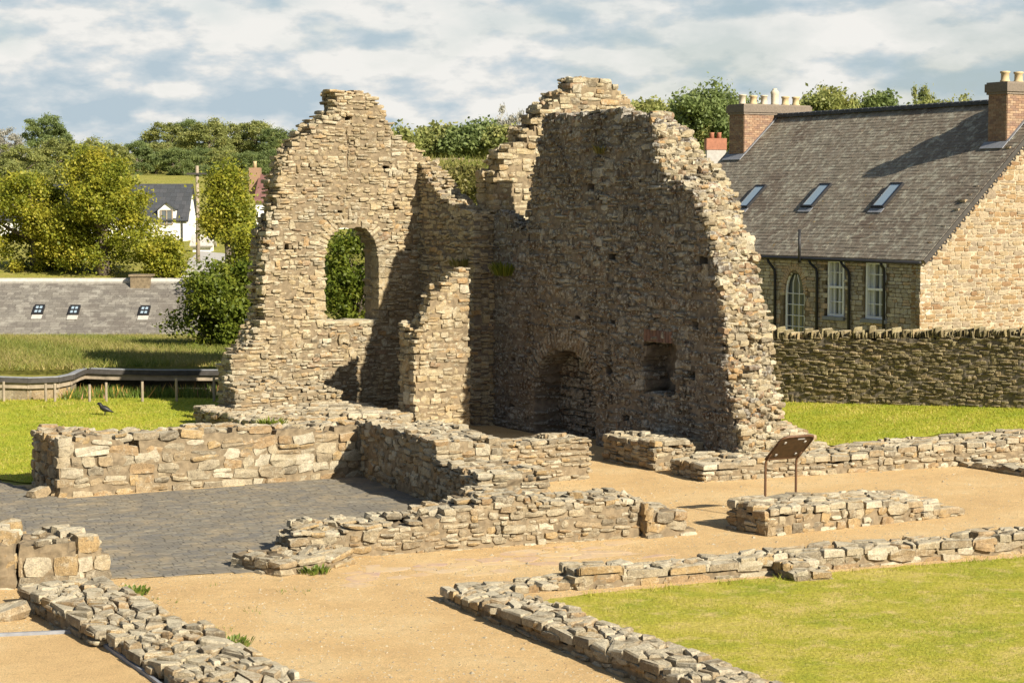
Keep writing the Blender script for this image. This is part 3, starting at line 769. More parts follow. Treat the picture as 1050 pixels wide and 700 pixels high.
# setts of the paved room, each a low stone, laid as one surface
def setts():
    P = np.array([p for p in floor_poly]); rot = math.radians(29)
    c, s = math.cos(rot), math.sin(rot)
    L = []
    y = 24.0
    R = np.array(((c, -s), (s, c)))
    for r_ in np.arange(-6, 60, 0.115):
        x = rng.uniform(-0.3, 0)
        while x < 44:
            w = rng.uniform(0.10, 0.30)
            L.append((x + w / 2 - 22, r_, w / 2, 0.0575)); x += w
    L = np.array(L)
    C = (L[:, :2] + (0, 0)) @ R.T
    k = pip(C, P + 0) ; C = C[k]; L = L[k]
    n = len(C)
    V4 = np.array(((-1, -1), (1, -1), (1, 1), (-1, 1)), float)
    hv = np.stack((L[:, 2] - 0.001, L[:, 3] - 0.0008), 1)
    q = (V4[None] * hv[:, None]) @ R.T + C[:, None]
    q2 = (V4[None] * (hv * 0.965)[:, None]) @ R.T + C[:, None]
    zt = rng.uniform(0.0195, 0.0225, n)[:, None] + rng.normal(0, 0.0016, (n, 4))
    lowv = np.concatenate((q, np.full((n, 4, 1), 0.012)), 2); top = np.concatenate((q2, zt[:, :, None]), 2)
    V = np.concatenate((lowv, top), 1).reshape(-1, 3)
    F = np.array([(4, 5, 6, 7), (0, 1, 5, 4), (1, 2, 6, 5), (2, 3, 7, 6), (3, 0, 4, 7)])
    F = (F[None] + (np.arange(n) * 8)[:, None, None]).reshape(-1, 4)
    o = mesh_obj('pavement_setts', V, [F], M['cobble'], rnd=np.repeat(rng.random(n), 5)); o['kind'] = 'structure'
setts()

def pebbles(n):
    P = np.array([(-9, 18.5), (9, 18.5), (11, 40), (-9, 40)], float); A = np.array(gravel_poly)
    Y = 18.5 + 22 * rng.random(n) ** 1.6; X = rng.uniform(-1, 1, n) * (0.27 * Y)
    G = np.column_stack((X, Y)); keep = pip(G, A)
    for q in (floor_poly, lawnA_poly): keep &= ~pip(G, np.array(q))
    G = G[keep]; n = len(G); r = rng.uniform(0.007, 0.02, n) * (1 + 1.2 * (rng.random(n) > 0.97))
    o = np.array(((1, 0, 0), (0, 1, 0), (-1, 0, 0), (0, -1, 0), (0, 0, 0.7)), float)
    V = o[None] * r[:, None, None] * rng.uniform(0.6, 1.3, (n, 5, 1)); a = rng.uniform(0, 6.28, n)
    x = V[:, :, 0] * np.cos(a)[:, None] - V[:, :, 1] * np.sin(a)[:, None]; y = V[:, :, 0] * np.sin(a)[:, None] + V[:, :, 1] * np.cos(a)[:, None]
    V = np.stack((x + G[:, 0:1], y + G[:, 1:2], V[:, :, 2] + 0.006), 2).reshape(-1, 3)
    F = np.array([(0, 1, 4), (1, 2, 4), (2, 3, 4), (3, 0, 4)]); F = (F[None] + (np.arange(n) * 5)[:, None, None]).reshape(-1, 3)
    ob = mesh_obj('loose_gravel', V, [F], M['low'], rnd=np.repeat(rng.random(n), 4))
    set_props(ob, 'scattered grit and small stones on the golden gravel', 'gravel', None, 'stuff')
pebbles(16000)
def blades(name, poly, n, h, w, mat, off=0.0, zfn=None, lean=0.6, label=None, cat=None, dens=None, hvar=0.5):
    P = np.array(poly, float)
    G = np.column_stack((rng.uniform(P[:, 0].min(), P[:, 0].max(), n * 2), rng.uniform(P[:, 1].min(), P[:, 1].max(), n * 2)))
    G = G[pip(G, P)][:n]
    if dens is not None: G = G[dens(G[:, 0], G[:, 1]) > rng.random(len(G))]
    n = len(G)
    z = (zfn or zfun)(G[:, 0], G[:, 1]) + off
    B = np.column_stack((G, z)); a = rng.uniform(0, 2 * math.pi, n)
    t = np.column_stack((np.cos(a), np.sin(a), np.zeros(n))) * (w / 2)
    H = h * rng.uniform(1 - hvar, 1 + hvar, n)
    tip = B + np.column_stack((rng.normal(0, lean, n) * H, rng.normal(0, lean, n) * H, H))
    V = np.stack((B - t, B + t, tip), 1).reshape(-1, 3)
    F = np.arange(3 * n).reshape(-1, 3)
    patch = 0.5 + 0.25 * np.sin(G[:, 0] * 1.3 + G[:, 1] * 0.7) + 0.2 * np.sin(G[:, 0] * 3.1 - G[:, 1] * 2.3)
    patch = patch + 0.2 * np.sin(G[:, 0] * 7.3 + 2 * np.sin(G[:, 1] * 4.1)) * np.sin(G[:, 1] * 6.1 + G[:, 0])
    r = np.clip(0.65 * patch + 0.45 * rng.random(n), 0, 1)
    o = mesh_obj(name, V, [F], mat, rnd=r)
    return set_props(o, label, cat, None, 'stuff')
def lawnA_vis(x, y): return (np.abs(x / np.maximum(y, 1)) < 0.28) * (0.45 + 0.55 * (np.sin(x * 2.2 + y) * np.sin(y * 1.9 - x * 0.7) > -0.2))
blades('grass', lawnA_poly, 110000, 0.032, 0.007, M['grass'], 0.014, label='short dry grass of the lower lawn inside the kerb wall', cat='grass', dens=lawnA_vis)
def along(a, b, wd):
    d = (b - a) / np.linalg.norm(b - a); n_ = np.array((-d[1], d[0])) * wd
    return [a - n_, b - n_, b + n_, a + n_]
clump = lambda x, y: np.clip(0.35 + 0.9 * np.sin(x * 5.1 + y * 3.3) * np.sin(x * 2.3 - y * 4.9), 0.05, 1)
blades('rough_grass', along(gp(600, 612), gp(1052, 573), 0.10), 5200, 0.075, 0.012, M['grass'], 0.014, label='longer unmown grass along the foot of the kerb wall by the lower lawn', cat='grass', dens=clump)
blades('rough_grass', along(gp(562, 624), gp(742, 708), 0.12), 4200, 0.075, 0.012, M['grass'], 0.014, label='longer unmown grass along the left edge of the lower lawn', cat='grass', dens=clump)
blades('sparse_weeds', along(gp(150, 640), gp(330, 600), 1.2), 900, 0.04, 0.014, M['weed'], 0.008, label='sparse weeds dotted on the gravel by the slab wall', cat='weeds', dens=lambda x, y: (np.sin(x * 3.1 + y * 1.7) * np.sin(y * 2.9 - x) > 0.72) * 1.0)
blades('grass', lawnB_poly, 34000, 0.045, 0.022, M['grass'], 0.02, label='bright mown grass before the dark garden wall', cat='grass')
blades('grass', lawnC_poly, 34000, 0.045, 0.022, M['grass'], 0.02, label='bright mown grass left of the window gable', cat='grass')

def flags():
    w = Wall(gp(340, 606), gp(700, 568), 1.5, 0.0).top_m([(0, 0.0), (9, 0.0)]); w.amp = 0.0
    Vs, Qs, Ts, rq, rt = w.slabs(0.42)
    lab = np.full(len(Vs), -1); cur = 0
    comp = np.zeros(len(Vs), int)                     # stones are stored one after another; split where triangles share a centre
    ctr = np.unique(Ts[:, 2]); bounds = np.concatenate(([0], ctr + 1))
    comp = np.searchsorted(ctr, np.arange(len(Vs)))
    keep = []
    for k in range(len(ctr)):
        c = Vs[ctr[k]]; edge = min(c[0], w.L - c[0], c[1] * 2.5, (w.T - c[1]) * 2.5)
        keep.append(rng.random() < 0.25 + 0.6 * min(1, max(0, edge) / 1.2))
    keep = np.array(keep)
    for k in range(len(ctr)):
        m_ = comp == k; z = Vs[m_, 2]; Vs[m_, 2] = 0.0105 + (z - z.max()) * 0.12 + rng.uniform(-0.002, 0.002)
    fk = keep[comp[Qs[:, 0]]]; tk = keep[comp[Ts[:, 0]]]
    o = mesh_obj('flagstone_path', w.world(Vs), [Qs[fk], Ts[tk]], M['flag'], rnd=np.concatenate((rq[fk], rt[tk]))); o['kind'] = 'structure'
flags()
# ------------------------------------------------------------------ the ruin
K = np.array((-0.46, 47.2))                          # inner corner where cross wall, long wall and second gable meet
def on_line(P, d, u):                               # point on a ground line seen at photo column u
    k = (u - 525.0) / (F_PX * CP + 0)               # small pitch error ignored
    # P.x + t d.x = k (P.y + t d.y)
    t = (k * P[1] - P[0]) / (d[0] - k * d[1])
    return P + d * t
GB = 0.0
ruin = thing('abbey_ruin', (1.0, 46.0, 0.0), 'roofless medieval abbey ruin with twin gables, arched window and tall broken wall', 'ruin')
C1 = on_line(K, LX, 449.0)
# first gable with the arched window
g0 = on_line(C1, AX, 236.0)
g1 = C1 + AX * 0.9
W = Wall(g0, g1, 0.85, 0.2)
W.top_px([(236, 400), (238, 376), (242, 361), (256, 352), (262, 342), (269, 326), (269.5, 300), (272, 262), (276, 236), (282, 206), (288, 182), (293, 163), (302, 150), (308, 142), (318, 130), (330, 122),
          (341, 112), (344, 102), (346, 91), (372, 92), (385, 101), (392, 111), (400, 124), (404, 134), (412, 143), (424, 150), (436, 158), (446, 172), (449, 180), (500, 215)])
s0, zb = W.sz(334, 330); s1, _ = W.sz(388, 328); sa, za = W.sz(362, 229); _, zs = W.sz(362, 268)
fn, pts = arch_fn(s0, s1, zb, zs, za)
W.opening(fn, -1, 2)
W.voussoirs(pts, 0.36, 0.10, 0.16, 0.17, 0.0, 0.6)
for z in np.arange(zb, zs, 0.26):                   # dressed jamb stones
    for s, sg in ((s0, -1), (s1, 1)):
        l = rng.uniform(0.2, 0.34)
        W.extra.append((np.array((s + sg * l / 2, 0.2, z + 0.13)), np.array((l / 2, 0.22, 0.122)), 0.0, rng.uniform(0.0, 0.5)))
W.extra.append((np.array(((s0 + s1) / 2, 0.42, zb - 0.05)), np.array(((s1 - s0) / 2 + 0.1, 0.44, 0.06)), 0.0, 0.2))
for h in ((322, 167), (358.6, 121), (396, 168.6), (406, 213), (298, 253), (418, 254), (296, 306), (296, 356), (349, 215)): W.hole(*h)
cr = np.array([W.sz(*p) for p in ((355, 131), (357, 150), (355.5, 165), (358, 178), (354, 195), (350, 208))]); cr = cr[np.argsort(cr[:, 1])]
W.cracks.append((lambda z, c=cr: np.interp(z, c[:, 1], c[:, 0]), cr[0, 1], cr[-1, 1]))
cr2 = np.array([W.sz(*p) for p in ((364, 334), (360, 345), (356, 358), (358, 366))]); cr2 = cr2[np.argsort(cr2[:, 1])]
W.cracks.append((lambda z, c=cr2: np.interp(z, c[:, 1], c[:, 0]), cr2[0, 1], cr2[-1, 1]))
o = W.lay('gable_wall', [M['ruin'], M['mortar']], ruin, (0.09, 0.28), (0.055, 0.125), 0.42, 0.05, 0.014, wild=0.012, tilt=0.05, rough=0.15, gap=0.010, cin=0.022, caps=30)
o['label'] = 'sunlit gable with a round-headed window and a vertical crack'

# buttress stump at the gable's left foot
bq = on_line(C1, AX, 236.0) + LX * 0.5
Wb = Wall(bq - AX * 0.15, bq + AX * 0.75, 0.6, 0.2)
Wb.top_px([(225, 380), (236, 366), (250, 358), (266, 350), (275, 352)])
Wb.lay('buttress', [M['ruin'], M['mortar']], ruin, (0.2, 0.5), (0.06, 0.13), 0.3, 0.05, 0.04, wild=0.012)

# side wall with raking top between the gables
W = Wall(C1 - LX * 0.05 - AX * 0.52, K + LX * 0.02 - AX * 0.52, 0.62, 0.0)
W.top_px([(418, 150), (426, 160), (434, 174), (443, 188), (452, 198), (462, 206), (472, 213), (484, 219), (500, 220)])
W.lay('side_wall', [M['ruin'], M['mortar_dark']], ruin, (0.14, 0.4), (0.05, 0.12), 0.24, 0.05, 0.03, tilt=0.12, wild=0.015, cin=0.03, caps=40)

# cross wall stub
KS = K + LX * 1.5
W = Wall(on_line(KS, AX, 425.0), on_line(KS, AX, 481.5), 0.8, 0.0)
W.top_px([(424, 386), (427, 352), (434, 336), (439, 318), (440, 293), (449, 287), (456, 280), (464, 273), (476, 271), (482, 276)], [(440, 330), (452, 300), (462, 278), (474, 270), (482, 270), (500, 276)])
W.lay('cross_wall', [M['ruin'], M['mortar']], ruin, (0.12, 0.32), (0.07, 0.16), 0.3, 0.06, 0.02, wild=0.012, rough=0.14, tilt=0.06, cin=0.022, caps=30)

# second gable, rising behind the long wall
W = Wall(K + AX * 0.02, on_line(K, AX, 724.0), 0.85, 0.0)
W.top_px([(500, 216), (503, 196), (509, 190), (510, 176), (514, 172), (515, 160), (519, 157), (520, 150), (537, 146), (538, 131), (548, 128), (549, 121), (561, 117), (562, 106), (571, 102), (573, 94), (590, 91),
          (592, 82), (594, 79.5), (628, 80.5), (631, 86), (638, 92), (641, 99), (647, 106), (652, 113), (659, 119), (680, 135), (700, 160), (724, 190)])
for h in ((598.5, 107), (553, 151)): W.hole(*h)
o = W.lay('gable_wall', [M['ruin'], M['mortar']], ruin, (0.16, 0.42), (0.10, 0.17), 0.42, 0.02, 0.018, caps=26, cin=0.024, wild=0.008)
o['label'] = 'stepped gable peak behind the tall shaded wall'

# tall long wall with fireplace and niche
Lend = on_line(K, LX, 755.0)
W = Wall(K, Lend, 1.02, 0.0)
W.top_px([(505, 214), (512, 211), (520, 215), (526, 222), (532, 236), (539, 240), (539.6, 262), (542.6, 263), (543.5, 238), (541, 190), (544, 182), (548, 165), (552, 148), (555, 130), (558, 119), (575, 117), (600, 116), (612, 111),
          (626, 114), (632, 112), (640, 116), (656, 114), (668, 118), (671, 124), (673, 160), (679, 176), (684, 190), (704, 191), (711, 197), (721, 223), (729, 250), (734, 278), (740, 322), (742, 378), (752, 430), (756, 440)],
         [(546, 250), (566, 225), (590, 150), (600, 118), (640, 115), (666, 121), (685, 125), (700, 131), (708, 136), (713, 146), (724, 164), (732, 171), (742, 187), (748, 191), (756, 212), (763, 239), (770, 258), (774, 278), (782, 316), (790, 345), (792, 367), (790, 392), (790, 414), (800, 440)])
s0, _ = W.sz(549, 420); s1, _ = W.sz(609, 420); _, za = W.sz(582, 357); _, zs = W.sz(580, 402)
fn, pts = arch_fn(s0, s1, -1, zs, za); W.opening(fn, -1, 0.62); W.voussoirs(pts, 0.46, 0.11, 0.13, 0.165)
s0, zb = W.sz(661, 402); s1, zt = W.sz(690, 352)
W.opening(lambda S, Z, a=s0, b=s1, c=zb, d=zt: (S > a + 0.08 * np.sin(Z * 9) + np.clip((Z - d + 0.35), 0, 1) * 0.0) & (S < b - 0.06 * np.cos(Z * 7))  & (Z > c) & (Z < d), -1, 0.55)
for h in ((527, 318), (592, 324), (626, 328.5), (712, 333), (526, 368), (523, 414), (623, 376), (642, 427), (708.5, 383), (627, 263), (720, 266), (604, 190)): W.hole(*h, 0.13, 0.17, 0.3)
Wlong = W
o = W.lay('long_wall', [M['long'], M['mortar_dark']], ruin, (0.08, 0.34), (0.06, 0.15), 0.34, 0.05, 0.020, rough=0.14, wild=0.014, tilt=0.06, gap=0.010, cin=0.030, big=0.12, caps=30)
o['label'] = 'tall shaded wall with arched fireplace, niche and broken sunlit end'
# loose facing of the broken end: big uneven rubble on the sunny break
def break_face():
    Cs, Hs = [], []
    i0 = W.sz(668, 118)[0] - 0.2; i1 = W.sz(684, 125, W.T)[0] - 0.2
    pf = W.pf[W.pf[:, 0] > i0]; pb = W.pb[W.pb[:, 0] > i1]
    for i in range(1500):
        t = rng.uniform(0.0, 1.0)
        z = 0.25 + t * 6.9
        d = rng.uniform(0.08, 1.0); k = d / W.T
        s = np.interp(z, pf[::-1, 1], pf[::-1, 0]) * (1 - k) + np.interp(z, pb[::-1, 1], pb[::-1, 0]) * k
        Cs.append((s + rng.uniform(-0.10, 0.04) * (0.3 + 0.7 * k) + 0.02 + 0.07 * k * math.sin(z * 4.1 + d * 3), d, z)); Hs.append((rng.uniform(0.05, 0.14), rng.uniform(0.05, 0.15), rng.uniform(0.025, 0.07)))
    C, H = np.array(Cs), np.array(Hs)
    V, F = stone_verts(C, H, rng.normal(0, 0.25, len(C)), rng.normal(0, 0.4, len(C)), 0.16, 0.16)
    return mesh_obj('broken_end', W.world(V), [F], [M['broken']], ruin, np.repeat(rng.random(len(C)), len(_tf)))
break_face()
# brick lintel over the niche
G = Geo()
for i in range(9):
    s = s0 + (s1 - s0) * (i + 0.5) / 9
    c = W.P0 + W.S * s + W.D * 0.10
    G.box((*c, zt + 0.12), (*(W.S * ((s1 - s0) / 18 - 0.008)), 0), (*(W.D * 0.13), 0), (0, 0, 0.12))
G.build('brick_lintel', [M['redbrick']], ruin)

# ------------------------------------------------------------------ low walls
def low_wall(name, label, a, b, T, top, base=0.0, cat='stone wall', back=None, mat='low', mort='mortar', ln=(0.09, 0.29), hn=(0.05, 0.12), row=0.26, amp=0.05, proud=0.02, wild=0.012, parent=None, rough=0.14, m=False, tilt=0.07, yawj=0.14, gap=0.012, cin=0.03, caps=14, **kw):
    w = Wall(a, b, T, base)
    w.top_m(top, back) if m else w.top_px(top, back)
    o = w.lay(name, [M[mat], M[mort]], parent, ln, hn, row, amp, proud, rough=rough, wild=wild, tilt=tilt, edge=0.15, yawj=yawj, gap=gap, cin=cin, caps=caps, **kw)
    if parent is None: set_props(o, label, cat)
    return w
low_wall('ruined_wall', 'long sunlit rubble wall backing the grey paved floor', gp(60, 511), gp(374, 488.5), 1.7,
         [(60, 456), (68, 449), (100, 444), (132, 445), (135, 462), (139, 464), (142, 443), (200, 440), (300, 437), (374, 434)],
         back=[(20, 440), (60, 437), (88, 440), (140, 441), (200, 436), (300, 433), (374, 430)], ln=(0.18, 0.5), hn=(0.10, 0.22))
low_wall('rubble_core', 'broad rubble-topped wall mass between paved floor and window gable', gp(262, 462), gp(424, 452), 3.9,
         [(262, 434), (300, 430), (360, 426), (424, 424)], back=[(170, 421), (210, 416), (270, 412), (340, 409), (400, 407), (440, 408)], row=0.28, amp=0.07, crazy=0.22)
low_wall('fallen_masonry', 'grey sloping lump of masonry at the foot of the window gable', (-6.3, 45.2), (-4.0, 46.5), 0.8, [(0, 1.0), (0.8, 1.05), (2.64, 0.85)], base=0.3, back=[(0, 1.35), (1.0, 1.3), (2.64, 1.0)], m=True, tilt=0.1)
low_wall('ruined_wall', 'tall shaded wall stub at the right end of the paved floor', gp(370, 489), gp(447, 519), 1.25,
         [(368, 430), (381, 433), (420, 443), (449, 453), (451, 455)], back=None, ln=(0.14, 0.38), hn=(0.07, 0.16))
low_wall('ruined_wall', 'lower stepped wall joining the paved floor stub to the front wall', gp(447, 519), gp(492, 538), 1.25,
         [(447, 473), (460, 475), (494, 489), (520, 500)], back=None)
low_wall('ruined_wall', 'short sunlit rubble wall before the arched fireplace', gp(455, 503), gp(606, 491), 0.95,
         [(455, 452), (500, 453), (546, 454), (570, 449), (592, 450), (606, 453)])
front = thing('ruined_wall', (*gp(480, 565), 0.0), 'crumbling sunlit wall at centre with stepped right end and low slab foot at left', 'stone wall')
low_wall('wall_run', None, gp(300, 576), gp(658, 551), 1.0, [(300, 560), (312, 548), (322, 541), (345, 545), (383, 537), (420, 533), (448, 527), (477, 518), (498, 512), (520, 510), (570, 512), (614, 510), (658, 513)], parent=front, amp=0.05)
low_wall('end_block', None, gp(662, 552.5), gp(716, 548), 0.9, [(662, 517), (690, 522), (703, 524), (705, 538), (716, 541)], parent=front, ln=(0.2, 0.4), hn=(0.13, 0.2), amp=0.01, wild=0.004)
low_wall('slab_foot', None, gp(286, 592), gp(364, 579), 1.15, [(286, 577), (330, 570), (364, 566)], parent=front, back=[(240, 560), (290, 556), (330, 556)], ln=(0.25, 0.6), hn=(0.09, 0.15), amp=0.04)
pier = thing('stone_pier', (*gp(60, 598), 0.0), 'blocky pale lichened pier at the left edge of the picture', 'stone pier')
low_wall('pier_block', None, gp(18, 604), gp(80, 602), 1.0, [(18, 557), (50, 554), (80, 556)], parent=pier, ln=(0.3, 0.5), hn=(0.24, 0.32), amp=0.02, wild=0.0, rough=0.05, proud=0.01)
low_wall('pier_block', None, gp(80, 600), gp(114, 596), 1.3, [(80, 551), (90, 548), (105, 556), (114, 565)], parent=pier, ln=(0.3, 0.5), hn=(0.2, 0.28), amp=0.03, wild=0.0, rough=0.06)
low_wall('pier_block', None, gp(-40, 606), gp(17, 604.5), 1.6, [(-40, 548), (0, 551), (17, 554)], parent=pier, back=[(-40, 530), (0, 529), (20, 532), (26, 545)], ln=(0.2, 0.5), hn=(0.12, 0.28), amp=0.06, rough=0.1)
foot = thing('ruined_wall', (*gp(170, 660), 0.0), 'low flat-topped wall of pale slabs running out at the bottom left', 'stone wall')
fa = np.array((-6.45, 25.75)); fd = np.array((0.492, -0.870)); fw = np.array((0.870, 0.492))
low_wall('wall_run', None, fa, fa + fd * 3.25, 1.12, [(0, 0.30), (3.25, 0.28)], parent=foot, m=True, ln=(0.15, 0.4), hn=(0.06, 0.12), amp=0.03, wild=0.012, crazy=0.21)
low_wall('wall_run', None, fa + fd * 3.27 + fw * 0.12, fa + fd * 8.5 + fw * 0.05, 1.18, [(0, 0.26), (5.2, 0.24)], parent=foot, m=True, ln=(0.15, 0.4), hn=(0.06, 0.12), amp=0.03, wild=0.012, crazy=0.21)
kerb = thing('kerb_wall', (*gp(600, 640), 0.0), 'knee-low kerb wall bending round the lower right lawn with a small pier', 'stone wall')
low_wall('wall_run', None, gp(451, 616), gp(451, 616) + np.array((0.455, -0.89)) * 8.0, 0.78, [(0, 0.17), (2.0, 0.24), (8, 0.30)], parent=kerb, m=True, ln=(0.15, 0.4), hn=(0.06, 0.12), row=0.3, amp=0.03, crazy=0.21)
low_wall('wall_run', None, gp(478, 613), gp(592, 604.5), 0.55, [(478, 605), (540, 600), (592, 595)], parent=kerb, hn=(0.06, 0.1), amp=0.03, crazy=0.21)
low_wall('wall_run', None, gp(592, 606), gp(1075, 565.5), 0.62, [(592, 585), (612, 582), (680, 584), (690, 578), (720, 578), (760, 573), (830, 568), (860, 563), (885, 560), (950, 557), (1000, 555), (1020, 549), (1075, 544)], parent=kerb, ln=(0.2, 0.45), hn=(0.10, 0.18), amp=0.03, crazy=0.21)
low_wall('pier', None, gp(816, 597.5), gp(856, 594.5), 0.95, [(816, 583), (856, 581)], parent=kerb, back=[(784, 569), (850, 566)], ln=(0.25, 0.45), hn=(0.09, 0.13), amp=0.01, wild=0.004)
low_wall('slab', None, gp(665, 692), gp(727, 679), 0.4, [(665, 683), (727, 671)], parent=kerb, ln=(0.3, 0.7), hn=(0.08, 0.12), amp=0.02)
low_wall('ruined_wall', 'flat-topped stone block in front of the brown sign posts', gp(785, 550.5), gp(988, 529), 1.02,
         [(785, 524), (800, 522), (820, 518), (870, 515), (910, 514), (950, 518), (975, 522), (988, 526)], back=[(745, 512), (790, 507), (830, 503), (880, 502), (930, 504), (988, 520)], hn=(0.08, 0.17), amp=0.03, crazy=0.21)
low_wall('ruined_wall', 'broad ruined wall at the foot of the tall broken end', gp(671, 483), gp(858, 468), 1.9,
         [(671, 455), (700, 452), (754, 452), (800, 456), (840, 458), (858, 462)], back=[(650, 443), (700, 438), (754, 432), (790, 424), (815, 433), (850, 446)], amp=0.06, crazy=0.21)
low_wall('ruined_wall', 'long low wall running to the right edge before the bright lawn', gp(721, 494.5), gp(1075, 472.5), 1.25,
         [(721, 478), (740, 475), (760, 471), (856, 467), (936, 458), (1000, 453), (1075, 446)], back=[(704, 466), (740, 461), (800, 458), (856, 455), (978, 444), (1075, 438)], amp=0.04, crazy=0.21)
low_wall('stone_edging', 'thin dark-edged strip of stones by the right picture edge', gp(977, 477), gp(1075, 493), 0.6, [(0, 0.12), (4, 0.12)], m=True, ln=(0.2, 0.5), hn=(0.06, 0.1), amp=0.02)

# ------------------------------------------------------------------ interpretation sign
base = gp(802, 531)
pa = on_line(base, AX, 786.0); pb = on_line(base, AX, 817.5)
sign = thing('information_sign', (*base, 0), 'brown tilted information lectern seen from behind on two bent posts', 'sign')
up = np.array((LX[0] * 0.50, LX[1] * 0.50, 0.45))
zk = 0.99
def sp(p, z, k=0.0): return np.array((p[0], p[1], z)) + up * k
for p in (pa, pb):
    q = sp(p, zk) ; kk = []
    G = Geo(); G.tube([sp(p, -0.2), sp(p, 0.5), sp(p, zk - 0.1), sp(p, zk - 0.03, 0.02), sp(p, zk, 0.1), sp(p, zk, 0.30)], 0.021, 10)
    G.build('post', [M['brown_metal']], sign, True)
e = (pb - pa); en = e / np.linalg.norm(e); e3 = np.array((*en, 0))
nrm = np.cross(e3, up / np.linalg.norm(up)); nrm /= np.linalg.norm(nrm)
A0, B0 = sp(pa, zk, 0.06) - e3 * 0.02, sp(pb, zk, 0.06) + e3 * 0.02
A1, B1 = sp(pa, zk, 0.98) - e3 * 0.02, sp(pb, zk, 0.98) + e3 * 0.02
pan = [A0, B0, B1 - up * 0.16, B1 - up * 0.05 - e3 * 0.03, B1 - e3 * 0.12, A1 + e3 * 0.12, A1 - up * 0.05 + e3 * 0.03, A1 - up * 0.16]
Geo().prism([p - nrm * 0.008 for p in pan], nrm * 0.016).build('panel', [M['brown_panel']], sign)
G = Geo(); G.tube([p for p in pan + pan[:1]], 0.021, 8); G.build('frame', [M['brown_metal']], sign, True)
G = Geo()
for (a, b) in ((0.2, 0.2), (0.8, 0.2), (0.2, 0.75), (0.8, 0.75)):
    c = A0 + (B0 - A0) * a + (A1 - A0) * b
    Geo().box(c, e3 * 0.02, up / np.linalg.norm(up) * 0.02, nrm * 0.018).build('bolt', [M['concrete']], sign)
c = A0 + (B0 - A0) * 0.62 + (A1 - A0) * 0.88
G.box(c, e3 * 0.07, up / np.linalg.norm(up) * 0.012, nrm * 0.014)
G.build('plate', [M['concrete']], sign)

# ------------------------------------------------------------------ loose stones and weeds
def loose(u, v, size, label, seed):
    p = gp(u, v); C = np.array([(p[0], p[1], size[2] * 0.8)]); V, F = stone_verts(C, np.array([size]), np.array([0.2]), np.array([seed * 1.0]), 0.15, 0.2)
    set_props(mesh_obj('loose_stone', V, [F], [M['low']], rnd=np.full(len(F), 0.4)), label, 'stone')
loose(40, 510, (0.2, 0.14, 0.10), 'single loose stone on the paving left of the long wall', 1)
loose(57, 508, (0.15, 0.12, 0.08), 'loose stone against the left end of the long wall', 2)
loose(6, 634, (0.3, 0.22, 0.09), 'flat loose stone at the left picture edge by the low slab wall', 0.4)

def tuft(u, v, z, n, h, label, mat='weed', name='weed_tuft', Y=None, spread=0.16, cat='plant', hang=False, point=None):
    if point is not None: p = np.asarray(point, float)
    elif Y is not None: p = at_depth(u, v, Y)
    else: p = np.array((*gp(u, v, z), z))
    a = rng.uniform(0, 2 * math.pi, n); r = spread * np.sqrt(rng.random(n))
    B = p + np.column_stack((np.cos(a) * r, np.sin(a) * r, rng.uniform(-0.02, 0.02, n)))
    H = h * rng.uniform(0.5, 1.2, n)
    tip = B + np.column_stack((np.cos(a) * H * 0.6, np.sin(a) * H * 0.6, H))
    t = np.column_stack((-np.sin(a), np.cos(a), np.zeros(n))) * 0.022
    mid = (B + tip) / 2 + (0, 0, 0.02)
    V = np.stack((B, mid - t, tip, mid + t), 1).reshape(-1, 4, 3).reshape(-1, 3)
    o = mesh_obj(name, V, [np.arange(4 * n).reshape(-1, 4)], [M[mat]], rnd=rng.random(n))
    return set_props(o, label, cat)
tuft(132, 610, 0, 160, 0.09, 'weeds on the gravel beside the low slab wall', spread=0.25)
tuft(236, 662, 0, 160, 0.09, 'weeds on the gravel near the bottom left slab wall end', spread=0.25)
tuft(322, 588, 0, 120, 0.10, 'green weed at the foot of the slab corner', spread=0.2)
tuft(268, 583, 0, 60, 0.10, 'small weed in the left joint of the slab foot', spread=0.1)
tuft(472, 274, 0, 90, 0.22, 'yellow-green tuft topping the cross wall stub', 'leaf_dry', Y=47.3, spread=0.22)
tuft(524, 280, 0, 260, 0.30, 'dark green fern clump on the shaded wall corner', 'leaf_green', point=(*(Wlong.P0 + Wlong.S * 0.75 - Wlong.D * 0.10), Wlong.sz(524, 283)[1]), spread=0.26)
tuft(618, 155, 0, 60, 0.2, 'bright weed high on the shaded wall', 'leaf_dry', point=(*(Wlong.P0 + Wlong.S * Wlong.sz(618, 158)[0] - Wlong.D * 0.06), Wlong.sz(618, 158)[1]), spread=0.12)
tuft(13, 590, 0.1, 40, 0.18, 'rusty dry weed in the pier joint', 'leaf_dry', spread=0.12)
tuft(278, 438, 0.95, 120, 0.16, 'green weed growing on the rubble mass', 'leaf_green', spread=0.3)

# gravel ramp with metal edging at the bottom left
P = [gp(-60, 661), gp(86, 654.5), gp(152, 702), gp(260, 790), gp(-60, 790)]
G = Geo(); G.prism([(*p, 0.02) for p in P], (0, 0, 0.05)); o = G.build('gravel_ramp', [M['gravel']]); o['kind'] = 'structure'
G = Geo()
for a, b in ((P[0], P[1]), (P[1], P[2]), (P[2], P[3])):
    d = (b - a) / np.linalg.norm(b - a); c = (a + b) / 2; nn = np.array((-d[1], d[0]))
    G.box((*(c + nn * 0.025), 0.055), (*(d * np.linalg.norm(b - a) / 2), 0), (*(nn * 0.022), 0), (0, 0, 0.055))
set_props(G.build('metal_edging', [M['lead']]), 'grey metal edging strip round the raised gravel at bottom left', 'edging')

